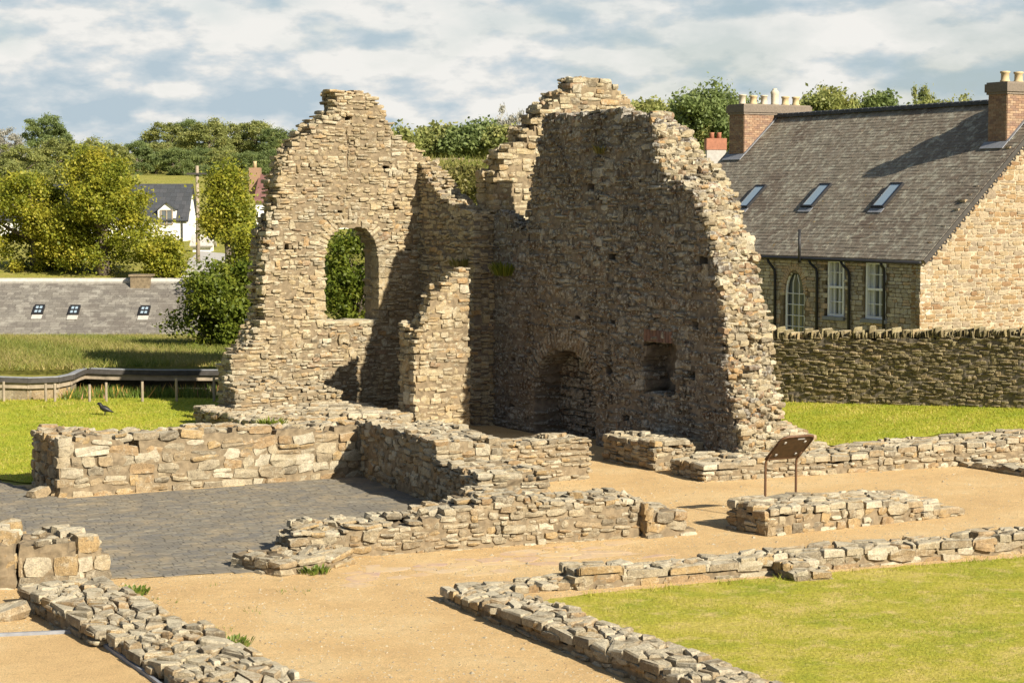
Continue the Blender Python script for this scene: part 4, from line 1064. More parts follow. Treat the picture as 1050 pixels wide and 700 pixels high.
# ------------------------------------------------------------------ jackdaw on the left lawn
bp = gpz(108, 427); bz = zf(*bp) + 0.03
G = Geo()
bx = np.array((bp[0], bp[1], bz))
G.tube([bx + (0.20, 0, 0.07), bx + (0.12, 0, 0.10), bx + (0.05, 0, 0.13), bx + (-0.02, 0, 0.16), bx + (-0.08, 0, 0.19), bx + (-0.105, 0, 0.235), bx + (-0.13, 0, 0.27), bx + (-0.16, 0, 0.275), bx + (-0.205, 0, 0.265)],
       [0.012, 0.03, 0.062, 0.075, 0.06, 0.042, 0.045, 0.035, 0.004], 10)
for sy in (-0.025, 0.025): G.tube([bx + (0.0, sy, 0.11), bx + (-0.01, sy, -0.01)], 0.008, 6)
set_props(G.build('jackdaw', [M['feather']], smooth=True), 'small black jackdaw standing on the left lawn', 'bird')
# ------------------------------------------------------------------ garden wall with upright coping
gw0 = np.array((5.0, 60.0)); GWD = np.array((0.80, -0.60)); gw1 = at_depth(1050, 400, 48.0)[:2] + GWD * 3.0; gw0 = at_depth(790, 400, 52.1)[:2] - GWD * 2.5
gd_ = (gw1 - gw0) / np.linalg.norm(gw1 - gw0)
gwall = thing('garden_wall', (*((gw0 + gw1) / 2), 0.0), 'dark mossy garden wall with upright stones along its top', 'stone wall')
Lg = np.linalg.norm(gw1 - gw0)
zt0 = at_depth(790, 347, 52.1)[2]; zt1 = at_depth(1050, 344, 48.0)[2]
s_a, s_b = 2.5, Lg - 3.0
def gtop(s): return zt0 + (zt1 - zt0) * (s - s_a) / (s_b - s_a)
w = Wall(gw0, gw1, 0.5, -0.6).top_m([(0, gtop(0)), (Lg, gtop(Lg))])
w.lay('wall', [M['garden'], M['mortar_dark']], gwall, (0.10, 0.26), (0.05, 0.11), 0.25, 0.01, 0.022, rough=0.14, wild=0.012, big=0.04, cin=0.026)
C, H, A = [], [], []
s = 0.0
while s < Lg:
    t = rng.uniform(0.03, 0.075); h = rng.uniform(0.12, 0.22) if rng.random() > 0.08 else rng.uniform(0.24, 0.34)
    C.append((s + t / 2, 0.25 + rng.normal(0, 0.03), gtop(s) + h / 2 - 0.03)); H.append((t / 2 - 0.004, rng.uniform(0.18, 0.26), h / 2)); A.append(rng.normal(0, 0.10)); s += t
V, F = stone_verts(np.array(C), np.array(H), np.array(A), rng.normal(0, 0.08, len(C)), 0.22, 0.14)
mesh_obj('coping', w.world(V), [F], [M['garden']], gwall, np.repeat(rng.random(len(C)), len(_tf)))

# ------------------------------------------------------------------ the stone house at the right
HC = np.array((11.9, 58.0)); QX = -LX                # q runs away along the house, w runs across it
ZE, PT, HW, HL = 3.74, 0.93, 5.0, 14.6               # eaves height, pitch, half width, length
def hp(q, w_, z): p = HC + QX * q + AX * w_; return np.array((p[0], p[1], z))
Q3 = np.array((*QX, 0)); A3 = np.array((*AX, 0)); Z3 = np.array((0, 0, 1.0))
house = thing('stone_house', (*(HC + QX * HL / 2 + AX * HW), 0.0), 'two-chimneyed stone house with old slate roof behind the garden wall', 'house')
# gable end towards the viewer
w = Wall(HC, HC + AX * 2 * HW, 0.4, -0.3).top_m([(0, ZE - 0.1), (HW, ZE + HW * PT - 0.1), (2 * HW, ZE - 0.1)])
w.lay('gable_wall', [M['house'], M['mortar_pale']], house, (0.14, 0.42), (0.09, 0.17), 0.4, 0.0, 0.008, rough=0.07, edge=0.10, back=False, tilt=0.015, big=0.03)
# side wall
w = Wall(HC + QX * HL, HC - LX * 0.02, 0.4, -0.3).top_m([(0, ZE - 0.05), (HL, ZE - 0.05)])
def side_px(u, v): return w.sz(u, v)
wins = []
for (u0, u1, v0, v1) in ((848, 864, 264, 325), (887, 907, 266, 328)):
    a, zt_ = w.sz(u0, v0); b, zb_ = w.sz(u1, v1); wins.append((a, b, zb_, zt_))
    w.opening(lambda S, Z, a=a, b=b, c=zb_, d=zt_: (S > a) & (S < b) & (Z > c) & (Z < d), -1, 0.3)
a, zb_ = w.sz(804, 345); b, _ = w.sz(823, 345); _, za = w.sz(813, 277); _, zs = w.sz(813, 301)
afn, apts = arch_fn(a, b, zb_, zs, za); w.opening(afn, -1, 0.3)
w.voussoirs(apts, 0.24, 0.09, 0.1, 0.11, 0.75, 0.8)
w.lay('side_wall', [M['house_shaded'], M['mortar']], house, (0.14, 0.40), (0.09, 0.17), 0.2, 0.0, 0.008, rough=0.07, edge=0.10, back=False, tilt=0.015, big=0.03)
S3 = np.array((*w.S, 0)); D3 = np.array((*w.D, 0))
def wp(s, d, z): p = w.P0 + w.S * s + w.D * d; return np.array((p[0], p[1], z))
for (a_, b_, zb2, zt2) in wins:
    fr = Geo(); m_ = 0.07; c = (a_ + b_) / 2; hz = (zt2 - zb2) / 2; hw_ = (b_ - a_) / 2
    fr.box(wp(a_ + m_ / 2, 0.10, zb2 + hz), S3 * m_ / 2, D3 * 0.06, Z3 * hz); fr.box(wp(b_ - m_ / 2, 0.10, zb2 + hz), S3 * m_ / 2, D3 * 0.06, Z3 * hz)
    fr.box(wp(c, 0.10, zt2 - 0.07), S3 * (hw_ - m_ - 0.002), D3 * 0.058, Z3 * 0.07); fr.box(wp(c, 0.10, zb2 + 0.04), S3 * (hw_ - m_ - 0.002), D3 * 0.058, Z3 * 0.04)
    fr.box(wp(c, 0.10, zb2 + hz), S3 * (hw_ - m_ - 0.002), D3 * 0.05, Z3 * 0.035)
    for k in (1, 2): fr.box(wp(a_ + m_ + (b_ - a_ - 2 * m_) * k / 3, 0.11, zb2 + hz), S3 * 0.012, D3 * 0.03, Z3 * (hz - 0.09))
    for k in (0.25, 0.75): fr.box(wp(c, 0.11, zb2 + 2 * hz * k), S3 * (hw_ - m_ - 0.002), D3 * 0.028, Z3 * 0.012)
    win = fr.build('window', [M['white']], house)
    Geo().box(wp(c, 0.19, zb2 + hz), S3 * hw_ * 0.98, D3 * 0.008, Z3 * hz * 0.98).build('pane', [M['glass']], win)
    cu = Geo()
    for k in (0, 1):
        cu.box(wp(a_ + hw_ * 0.32 + k * hw_ * 1.36, 0.176, zb2 + hz), S3 * hw_ * 0.34, D3 * 0.003, Z3 * hz * 0.95)
    cu.build('curtain', [M['curtain']], win)
    Geo().box(wp(c, 0.03, zb2 - 0.06), S3 * (hw_ + 0.12), D3 * 0.11, Z3 * 0.055).build('sill', [M['lead']], win)
# arched window
P = [(a, zb_)] + apts + [(b, zb_)]
ar = Geo(); ar.tube([wp(s, 0.10, z) for s, z in P], 0.045, 6)
for k in (1, 2): 
    s = a + (b - a) * k / 3; ar.tube([wp(s, 0.10, zb_), wp(s, 0.10, zs + (za - zs) * 0.45), wp(s + (0.10 if k == 2 else -0.10) * -1, 0.10, zs + (za - zs) * 0.8)], 0.018, 6)
for k in range(1, 5): z = zb_ + (zs - zb_) * k / 4; ar.tube([wp(a, 0.10, z), wp(b, 0.10, z)], 0.016, 6)
aw = ar.build('arched_window', [M['white']], house)
Geo().prism([wp(s, 0.17, z) for s, z in [(a, zb_)] + apts[1:-1] + [(b, zb_)]], D3 * 0.01).build('pane', [M['glass']], aw)
# roof: two slopes of slates
slope = np.array((AX[0], AX[1], PT)); slope /= np.linalg.norm(slope); rn = np.cross(slope, -Q3); rn = rn if rn[2] > 0 else -rn
RL = HW * math.sqrt(1 + PT ** 2)
def slates(G, o, eu, ev, en_, lu, lv, wu=0.26, hv=0.145):
    nv = int(lv / hv) + 1
    for j in range(nv):
        x = -rng.uniform(0, wu)
        while x < lu:
            ww = wu * rng.uniform(0.75, 1.2); x0, x1 = max(x, 0), min(x + ww, lu)
            if x1 - x0 > 0.03:
                v0, v1 = j * hv, min((j + 1) * hv + 0.05, lv + 0.03)
                lift = 0.018 + rng.uniform(0, 0.008)
                p00, p10 = o + eu * (x0 + 0.004) + ev * v0, o + eu * (x1 - 0.004) + ev * v0
                p01, p11 = o + eu * (x0 + 0.004) + ev * v1, o + eu * (x1 - 0.004) + ev * v1
                G.add([p00 + en_ * 0.004, p10 + en_ * 0.004, p10 + en_ * lift, p00 + en_ * lift, p01 + en_ * 0.012, p11 + en_ * 0.012],
                      [(0, 1, 2, 3), (3, 2, 5, 4)], [(0, 3, 4), (1, 5, 2)])
            x += ww
G = Geo(); OH = 0.14; OQ = 0.22
o0 = hp(-OQ, 0, ZE) - slope * OH
rl2 = RL + OH
slates(G, o0, Q3, slope, rn, HL + 2 * OQ, rl2)
slope2 = np.array((-AX[0], -AX[1], PT)); slope2 /= np.linalg.norm(slope2); rn2 = np.cross(Q3, -slope2); rn2 = rn2 if rn2[2] > 0 else -rn2
o1 = hp(-OQ, 2 * HW, ZE) - slope2 * OH
for (oo, sl, nn) in ((o0, slope, rn), (o1, slope2, rn2)):
    c = oo + Q3 * (HL + 2 * OQ) / 2 + sl * (rl2 / 2 - 0.03) - nn * 0.05
    G.box(c, Q3 * (HL + 2 * OQ) / 2, sl * (rl2 / 2 - 0.03), nn * 0.05, 0.1)
slates(G, o1, Q3, slope2, rn2, HL + 2 * OQ, rl2, 0.5, 0.4)
roof = G.build('roof', [M['slate']], house)
G = Geo()
q = -OQ
zr = ZE + HW * PT
while q < HL + OQ:
    G.box(hp(q + 0.16, HW, zr + 0.06), Q3 * 0.155, A3 * 0.12, Z3 * 0.05); G.tube([hp(q + 0.02, HW, zr + 0.10), hp(q + 0.29, HW, zr + 0.10)], 0.06, 8); q += 0.32
G.build('ridge_tiles', [M['slate_dark']], roof)
# barge with small scalloped teeth
G = Geo()
for (oo, sl, nn, si) in ((o0, slope, rn, 1), (o1, slope2, rn2, 1)):
    G.box(oo - Q3 * 0.02 + sl * (rl2 / 2 - 0.05) - nn * 0.06, Q3 * 0.018, sl * (rl2 / 2 - 0.05), nn * 0.07)
    t = 0.15
    while t < rl2 - 0.1:
        G.tube([oo - Q3 * 0.03 + sl * t - nn * 0.13, oo - Q3 * 0.03 + sl * (t + 0.05) - nn * 0.21, oo - Q3 * 0.03 + sl * (t + 0.12) - nn * 0.19, oo - Q3 * 0.03 + sl * (t + 0.13) - nn * 0.13], 0.03, 5); t += 0.24
G.build('bargeboard', [M['wood_dark']], house)
# skylights
def roof_px(u, v):
    r = ray(u, v); t = ((o0 - EYE) @ rn) / (r @ rn); p = EYE + r * t - o0
    return p @ Q3, p @ slope
for (u, v) in ((772, 203), (838, 202), (911, 202)):
    qc, lc = roof_px(u, v)
    fr = Geo(); hw_, hh = 0.30, 0.55
    c = o0 + Q3 * qc + slope * lc + rn * 0.07
    for sx in (-1, 1): fr.box(c + Q3 * sx * (hw_ - 0.03), Q3 * 0.03, slope * hh, rn * 0.045)
    for sy in (-1, 1): fr.box(c + slope * sy * (hh - 0.03), Q3 * (hw_ - 0.062), slope * 0.03, rn * 0.045)
    sk = fr.build('skylight', [M['black']], roof)
    Geo().box(c + rn * 0.01, Q3 * (hw_ - 0.05), slope * (hh - 0.05), rn * 0.01).build('pane', [M['skyglass']], sk)
    Geo().box(c - slope * (hh + 0.10) - rn * 0.03, Q3 * 0.32, slope * 0.10, rn * 0.008).build('flashing', [M['lead']], sk)
# gutter and pipes
G = Geo(); G.tube([hp(-OQ, -0.20, ZE - 0.16), hp(HL, -0.20, ZE - 0.16)], 0.055, 8); G.build('gutter', [M['black']], house, True)
for u, dz in ((796, 0.5), (839, 0.3), (872, 0.35), (908, 0.0)):
    s, _ = w.sz(u, 300)
    G = Geo()
    G.tube([wp(s - 0.25 * (dz > 0), -0.19, ZE - 0.18), wp(s - 0.2 * (dz > 0), -0.17, ZE - 0.30), wp(s - 0.02, -0.07, ZE - 0.36 - dz * 0.4), wp(s, -0.06, ZE - 0.55 - dz * 0.5), wp(s, -0.06, -0.5)], 0.045, 8)
    G.build('drainpipe', [M['black']], house, True)
s, _ = w.sz(827, 262); G = Geo(); G.tube([wp(s, -0.28, ZE - 0.30), wp(s, -0.28, ZE + 0.75)], 0.045, 8); G.build('vent_pipe', [M['black']], house, True)
# brick chimneys
def bricks(G, p0, eu, lu, z0f, z1, en_):
    nv = 0; z = z1
    while True:
        z -= 0.075
        x = -(nv % 2) * 0.11; any_ = False
        while x < lu:
            x0, x1 = max(x, 0), min(x + 0.225, lu); zc = z + 0.0375
            if x1 - x0 > 0.03 and zc > z0f((x0 + x1) / 2) - 0.1:
                G.box(p0 + eu * (x0 + x1) / 2 + Z3 * zc, eu * ((x1 - x0) / 2 - 0.005), en_ * 0.012, Z3 * 0.0325); any_ = True
            x += 0.225
        nv += 1
        if not any_ or nv > 60: break
def chimney(q0, q1, w0, w1, ztop, npots, kinds, zbase):
    body = Geo()
    body.box(hp((q0 + q1) / 2, (w0 + w1) / 2, (ztop + zbase) / 2), Q3 * (q1 - q0) / 2, A3 * (w1 - w0) / 2, Z3 * (ztop - zbase) / 2, 0.7)
    ch = body.build('chimney', [M['mortar'] if False else M['brick']], roof)
    G = Geo()
    zl = lambda x: ZE + PT * (HW - abs(w0 + x - HW))
    bricks(G, hp(q0, w0, 0), A3, w1 - w0, zl, ztop - 0.001, Q3)
    bricks(G, hp(q0 + 0.014, w0, 0), Q3, q1 - q0 - 0.016, lambda x: zl(0), ztop - 0.001, A3)
    G.build('brickwork', [M['brick']], ch)
    cap = Geo()
    for k, (e_, h0, h1) in enumerate(((0.05, -0.32, -0.25), (0.09, -0.249, 0.0), (0.05, 0.001, 0.05))):
        cap.box(hp((q0 + q1) / 2, (w0 + w1) / 2, ztop + (h0 + h1) / 2), Q3 * ((q1 - q0) / 2 + e_), A3 * ((w1 - w0) / 2 + e_), Z3 * (h1 - h0) / 2)
    cap.build('cap', [M['capbrick']], ch)
    fl = Geo()
    e_ = slope
    fl.box(hp(q0 - 0.03, w0 + 0.0, ZE + PT * w0) + rn * 0.05 - Q3 * 0.04 + slope * (RL - w0 * math.sqrt(1 + PT ** 2)) / 2, Q3 * 0.05, slope * (RL - w0 * math.sqrt(1 + PT ** 2)) / 2, rn * 0.012)
    fl.box(hp((q0 + q1) / 2, w0, ZE + PT * w0) + rn * 0.05 - slope * 0.16, Q3 * ((q1 - q0) / 2 + 0.1), slope * 0.15, rn * 0.013)
    fl.build('flashing', [M['lead']], ch)
    for i in range(npots):
        c = hp((q0 + q1) / 2, w0 + (w1 - w0) * (i + 0.5) / npots, ztop + 0.05)
        k = kinds[i % len(kinds)]; G = Geo()
        if k == 0: G.lathe(c, [(0.15, 0), (0.15, 0.05), (0.125, 0.08), (0.12, 0.26), (0.15, 0.28), (0.15, 0.33), (0.11, 0.335), (0.10, 0.24)])
        elif k == 1: G.lathe(c, [(0.14, 0), (0.115, 0.06), (0.115, 0.30), (0.14, 0.31), (0.14, 0.35), (0.09, 0.355)])
        else: G.lathe(c, [(0.16, 0), (0.13, 0.08), (0.14, 0.40), (0.16, 0.46), (0.13, 0.52), (0.08, 0.56), (0.085, 0.60), (0.02, 0.61)])
        G.build('chimney_pot', [M['pot'] if k == 0 else M['pot_pale']], ch, True)
chimney(13.6, 14.5, 3.56, 6.44, 8.82, 6, (1, 0, 1, 2, 0, 0), 6.2)
chimney(0.40, 1.20, 3.64, 6.36, 8.90, 5, (0, 0, 0, 0, 1), 6.2)
# brick flat end of next house's chimney beyond the roof
pz = at_depth(736, 168, 82.0); nb = thing('neighbour_house', (pz[0] + 0.8, 82.0, zf(pz[0], 82)), 'rendered house mostly hidden behind the ruin with a red brick chimney', 'house')
zt_ = at_depth(736, 141, 82.0)[2]; zm = at_depth(736, 153, 82.0)[2]; zr_ = at_depth(736, 172, 82.0)[2]
zb0 = zf(pz[0], 82)
G = Geo(); G.abox(pz[0] - 2.2, pz[0] + 3.4, 82, 88, zb0 - 0.3, zr_ - 1.6); G.prism([(pz[0] - 2.2, 82, zr_ - 1.6), (pz[0] + 0.6, 82, zr_ + 0.35), (pz[0] + 3.4, 82, zr_ - 1.6)], (0, 6, 0)); G.build('wall', [M['concrete']], nb)
G = Geo(); 
for sg in (-1, 1):
    e1 = np.array((sg * 2.8, 0, -1.95)); 
    G.box(np.array((pz[0] + 0.6, 85, zr_ + 0.42)) + e1 * 0.52, e1 * 0.52, (0, 3.15, 0), np.cross(e1, (0, 1, 0)) / np.linalg.norm(e1) * 0.05)
G.build('roof', [M['slate_dark']], nb)
G = Geo(); G.abox(pz[0] - 0.35, pz[0] + 0.45, 83, 84, zr_ - 1.0, zm); c_ = G.build('chimney', [M['concrete']], nb)
G = Geo(); G.abox(pz[0] - 0.37, pz[0] + 0.47, 82.98, 84.02, zm + 0.002, zt_); G.build('brick_stack', [M['terracotta']], c_)
for k in (-0.1, 0.2):
    G = Geo(); G.lathe((pz[0] + k, 83.5, zt_), [(0.1, 0), (0.09, 0.2), (0.11, 0.25)]); G.build('chimney_pot', [M['terracotta']], c_, True)

# ------------------------------------------------------------------ long slate-roofed building at the left
YB, YR = 75.0, 78.4
ze = at_depth(100, 348.5, YB)[2]; zr2 = at_depth(100, 289, YR)[2]
xl, xr = -34.0, -8.6
barn = thing('slate_barn', ((xl + xr) / 2, YR, zf(-20, YR)), 'long low building with pale grey slate roof and three small skylights', 'building')
sl = np.array((0, YR - YB, zr2 - ze)); ll = np.linalg.norm(sl); sl /= ll; nb_ = np.array((0, -sl[2], sl[1]))
G = Geo(); X3 = np.array((1.0, 0, 0)); ob = np.array((xl, YB - 0.15, ze - 0.1))
slates(G, ob, X3, sl, nb_, xr - xl, ll + 0.18, 0.34, 0.17)
G.box(ob + X3 * (xr - xl) / 2 + sl * ll / 2 - nb_ * 0.05, X3 * (xr - xl) / 2, sl * (ll / 2 + 0.1), nb_ * 0.05)
sl2 = np.array((0, -sl[1], sl[2])); ob2 = np.array((xl, 2 * YR - YB + 0.15, ze - 0.1)); nb2 = np.array((0, sl[2], sl[1]))
G.box(ob2 + X3 * (xr - xl) / 2 + sl2 * ll / 2 - nb2 * 0.05, X3 * (xr - xl) / 2, sl2 * (ll / 2 + 0.1), nb2 * 0.05)
broof = G.build('roof', [M['slate_pale']], barn)
G = Geo(); G.tube([(xl, YR, zr2 + 0.02), (xr, YR, zr2 + 0.02)], 0.13, 8); G.build('ridge', [M['concrete']], broof)
G = Geo(); G.abox(xl + 0.2, xr - 0.2, YB + 0.1, 2 * YR - YB - 0.1, zf(-20, YB) - 2.5, ze - 0.02)
G.prism([(xr - 0.25, YB + 0.1, ze - 0.02), (xr - 0.25, YR, zr2 - 0.12), (xr - 0.25, 2 * YR - YB - 0.1, ze - 0.02)], (0.05, 0, 0)); G.build('wall', [M['mortar']], barn)
def barn_px(u, v):
    r = ray(u, v); t = ((ob - EYE) @ nb_) / (r @ nb_); p = EYE + r * t - ob
    return p @ X3, p @ sl
for (u, v) in ((40, 319), (76.5, 319.5), (148.5, 320)):
    a_, b_ = barn_px(u, v); c = ob + X3 * a_ + sl * b_ + nb_ * 0.07
    fr = Geo()
    for sx in (-1, 1): fr.box(c + X3 * sx * 0.165, X3 * 0.03, sl * 0.30, nb_ * 0.05)
    for sy in (-1, 0, 1): fr.box(c + sl * sy * 0.27, X3 * 0.134, sl * 0.03, nb_ * 0.048)
    fr.box(c, X3 * 0.012, sl * 0.24, nb_ * 0.045)
    sk = fr.build('skylight', [M['black']], broof)
    Geo().box(c, X3 * 0.145, sl * 0.26, nb_ * 0.012).build('pane', [M['skyglass']], sk)
    Geo().box(c - sl * 0.45 - nb_ * 0.025, X3 * 0.20, sl * 0.14, nb_ * 0.008).build('flashing', [M['concrete']], sk)
p = at_depth(145.5, 292, YR); G = Geo(); G.abox(p[0] - 0.38, p[0] + 0.38, YR - 0.4, YR + 0.4, zr2 - 0.4, zr2 + 0.22); G.abox(p[0] - 0.44, p[0] + 0.44, YR - 0.45, YR + 0.45, zr2 + 0.221, zr2 + 0.30); G.build('chimney', [M['mortar']], broof)

# ------------------------------------------------------------------ turf-roofed visitor building
def fascia_pt(u, v, Y): return at_depth(u, v, Y)
Yv = 52.0
edge = [(-60, 388, 50.6), (0, 388, 50.6), (30, 389, 50.7), (60, 388, 51.0), (74, 385, 51.4), (82, 381, 52.0), (88, 379, 52.4), (110, 380, 52.4), (160, 381, 52.5), (215, 381, 52.6), (246, 381, 52.6)]
E = np.array([at_depth(*e) for e in edge])
turf = thing('turf_roofed_building', (-11.0, 58.0, 0.3), 'low building with shaggy grass roof and curved dark eaves', 'building')
back = np.array([(E[i][0] * 73.0 / E[i][1] * 1.0, 73.2, 0.40) for i in range(len(E))])
mid = [E + (back - E) * k + np.array((0, 0, 0.12 * math.sin(math.pi * k))) for k in np.linspace(0.01, 1, 14)]
V = np.vstack(mid); n_ = len(E)
Fq = np.array([(j * n_ + i, j * n_ + i + 1, (j + 1) * n_ + i + 1, (j + 1) * n_ + i) for j in range(13) for i in range(n_ - 1)])
mesh_obj('roof', V, [Fq], [M['field']], turf, smooth=True)
def strip(name, pts, z0, z1, thick, mat, parent, yo=0.0):
    G = Geo()
    for a_, b_ in zip(pts[:-1], pts[1:]):
        d = (b_ - a_)[:2]; L_ = np.linalg.norm(d); d = d / L_; nn = np.array((-d[1], d[0])); c = (a_ + b_) / 2
        G.box((c[0] + nn[0] * (thick / 2 + yo), c[1] + nn[1] * (thick / 2 + yo), c[2] + (z0 + z1) / 2), (*(d * (L_ / 2 + 0.04)), (b_[2] - a_[2]) / 2), (*(nn * thick / 2), 0), (0, 0, (z1 - z0) / 2))
    return G.build(name, mat, parent)
strip('eaves_trim', E, -0.09, 0.035, 0.14, [M['wood_dark']], turf, -0.06)
strip('gutter', E, 0.037, 0.06, 0.16, [M['lead']], turf, -0.07)
strip('fascia', E, -0.24, -0.092, 0.10, [M['wood']], turf, 0.03)
strip('recess_wall', E[[6, 10]], -1.2, -0.244, 0.2, [M['wood_dark']], turf, 0.9)
strip('stone_base', E[:6], -1.2, -0.244, 0.3, [M['low']], turf, 0.12)
def turf_z(x, y):
    k = np.clip((y - 51.5) / 21.5, 0, 1); return 0.98 + (0.40 - 0.98) * k + 0.12 * np.sin(math.pi * k) + 0.0 * x
tp = [(E[0][0], 51.2), (E[4][0], 52.0), (E[7][0], 52.8), (E[-1][0], 53.0), (back[-1][0], 73), (back[0][0], 73)]
blades('roof_grass', tp, 60000, 0.16, 0.035, M['grass_tall'], -0.02, turf_z, 0.7, 'shaggy yellow-green grass growing on the turf roof', 'grass')
# garden bed with stakes and flowers in front of it
bed = [at_depth(60, 406, 50.6)[:2], at_depth(110, 402, 51.2)[:2], at_depth(235, 400, 51.3)[:2], at_depth(235, 396, 52.6)[:2], at_depth(80, 396, 52.2)[:2]]
blades('flower_bed', bed, 2200, 0.22, 0.035, M['weed'], 0.0, None, 0.3, 'weedy flower bed under the curved dark eaves', 'plants')
blades('flower_bed', bed, 160, 0.26, 0.05, M['flower'], 0.0, None, 0.3, 'orange and yellow flowers dotted below the dark eaves', 'flowers')
for i, (u, v0, v1) in enumerate(((4, 414, 391), (47, 413, 393), (56.5, 413, 393), (92, 411, 394), (109, 410, 392), (146, 408, 391), (181, 405, 388), (219.5, 402, 386))):
    p = at_depth(u, v0, 50.3); zz = zf(p[0], p[1]); t = at_depth(u, v1, 50.3)[2]
    G = Geo(); G.tube([(p[0], p[1], zz - 0.2), (p[0], p[1], t)], 0.035, 7)
    set_props(G.build('fence_stake', [M['wood']]), 'thin grey wooden stake standing before the turf-roofed building', 'fence post', 'stakes along the flower bed')

# ------------------------------------------------------------------ trees
def tree_mesh(crowns, nclump, nleaf, leaf, spread, seed, bias=0.75):
    r_ = np.random.default_rng(seed)
    C = []
    vols = np.array([c[3] * c[4] * c[5] for c in crowns]); vols = vols / vols.sum()
    for i in range(nclump):
        c = crowns[r_.choice(len(crowns), p=vols)]
        d = r_.normal(0, 1, 3); d /= np.linalg.norm(d)
        k = bias + (1.05 - bias) * r_.random() if r_.random() < 0.8 else r_.uniform(0.2, bias)
        C.append((c[0] + d[0] * c[3] * k, c[1] + d[1] * c[4] * k, c[2] + d[2] * c[5] * k))
    C = np.array(C)
    cr = r_.uniform(0.4, 1.3, nclump) * spread
    ci = r_.integers(0, nclump, nleaf * nclump)
    P = C[ci] + r_.normal(0, 1, (len(ci), 3)) * cr[ci][:, None] * (0.55, 0.55, 0.42)
    n = len(P)
    N = r_.normal(0, 1, (n, 3)) + (0, 0, 0.9); N /= np.linalg.norm(N, axis=1)[:, None]
    R = r_.normal(0, 1, (n, 3)); U = np.cross(N, R); U /= np.linalg.norm(U, axis=1)[:, None]; Wv = np.cross(N, U)
    sz = leaf * r_.uniform(0.6, 1.3, n)[:, None]
    V = np.stack((P - U * sz, P + Wv * sz * 0.6, P + U * sz, P - Wv * sz * 0.6), 1).reshape(-1, 3)
    tone = np.clip(r_.random(nclump)[ci] * 0.55 + r_.random(n) * 0.45, 0, 1)
    return V, np.arange(4 * n).reshape(-1, 4), tone, C
def trunk_geo(h0, C, rad, lean=(0, 0), nb=10, seed=0):
    r_ = np.random.default_rng(seed); G = Geo()
    top = np.array((lean[0], lean[1], h0))
    G.tube([(0, 0, -0.4), (lean[0] * 0.2, lean[1] * 0.2, h0 * 0.3), (lean[0] * 0.6, lean[1] * 0.6, h0 * 0.65), top], [rad * 1.25, rad, rad * 0.85, rad * 0.55], 9)
    for i in r_.choice(len(C), min(nb, len(C)), replace=False):
        a_ = np.array((lean[0], lean[1], 0)) * 0.6 + (0, 0, h0 * r_.uniform(0.45, 0.95)); b_ = C[i]
        m_ = (a_ + b_) / 2 + r_.normal(0, 0.15, 3)
        G.tube([a_, m_, b_], [rad * 0.5, rad * 0.3, rad * 0.07], 6)
    return G
def make_tree(name, loc, crowns, nclump, nleaf, leaf, spread, mat, label, group=None, seed=1, rad=0.2, th=None, bias=0.75, cat='tree', nb=12):
    t = thing(name, loc, label, cat, group)
    V, F, tone, C = tree_mesh(crowns, nclump, nleaf, leaf, spread, seed, bias)
    me = raw_mesh('crown', V, [F], [M[mat]], tone); link_mesh('crown', me, t)
    G = trunk_geo(th or crowns[0][2], C, rad, nb=nb, seed=seed)
    tv = np.vstack(G.V); P = []; r_ = []
    if G.Q: P.append(np.vstack(G.Q))
    if G.T: P.append(np.vstack(G.T))
    link_mesh('trunk', raw_mesh('trunk', tv, P, [M['bark']], smooth=True), t)
    return t
def tree_at(name, u, vt, vb, wpx, Y, mat, label, seed, nclump=120, nleaf=90, leaf=0.16, spread=0.55, blobs=6, group=None, rad=0.2, squash=1.0, cat='tree', bias=0.7):
    """a tree whose crown fills photo rows vt..vb at depth Y"""
    p = at_depth(u, vt, Y); zb = at_depth(u, vb, Y)[2]; zg = zf(p[0], Y)
    R = wpx / 2 / F_PX * Y; zc = (p[2] + zb) / 2 - zg; Rz = (p[2] - zb) / 2
    r_ = np.random.default_rng(seed); cr = [(0, 0, zc, R * 0.68, R * 0.68, Rz * 0.8)]
    for k in range(blobs):
        a_ = 2 * math.pi * k / blobs + r_.uniform(-0.4, 0.4); hh = r_.uniform(-0.6, 0.6)
        wr = math.sqrt(max(0.15, 1 - hh * hh))
        cr.append((math.cos(a_) * R * 0.55 * wr, math.sin(a_) * R * 0.55 * wr, zc + hh * Rz, R * r_.uniform(0.3, 0.5), R * r_.uniform(0.3, 0.5), min(Rz * 0.4, R * 0.45)))
    return make_tree(name, (p[0], Y, zg), cr, nclump, nleaf, leaf, spread, mat, label, group, seed, rad, max(0.5, zc), bias, cat)
tree_at('broadleaf_tree', 36, 168, 300, 130, 96, 'leaf', 'big olive-green tree rising behind the left slate barn', 3, 120, 360, 0.078, 0.60, 12, rad=0.3)
tree_at('broadleaf_tree', 104, 146, 298, 112, 94, 'leaf', 'big yellow-green tree before the white dormer house', 4, 120, 360, 0.078, 0.60, 12, rad=0.3)
tree_at('shrub', 164, 240, 296, 48, 92, 'leaf', 'low yellow-green shrub below the white dormer house', 9, 70, 170, 0.078, 0.45, 7, rad=0.1, cat='shrub')
tree_at('broadleaf_tree', 258, 222, 310, 60, 76, 'leaf', 'part-hidden yellow-green tree between the slender tree and the window gable', 15, 60, 190, 0.07, 0.42, 7, rad=0.1)
tree_at('sycamore_tree', 238, 262, 376, 116, 62.0, 'leaf_green', 'leafy sycamore sapling in front of the barn, touching the window gable', 5, 120, 210, 0.068, 0.40, 10, rad=0.10)
tree_at('broadleaf_tree', 233, 158, 258, 58, 84, 'leaf', 'slender yellow-green tree beside the telegraph pole', 6, 70, 210, 0.075, 0.55, 8, rad=0.16)
tree_at('broadleaf_tree', 364, 222, 350, 86, 58, 'leaf_green', 'bushy tree seen through the arched gable window', 8, 80, 170, 0.06, 0.38, 8, rad=0.12)

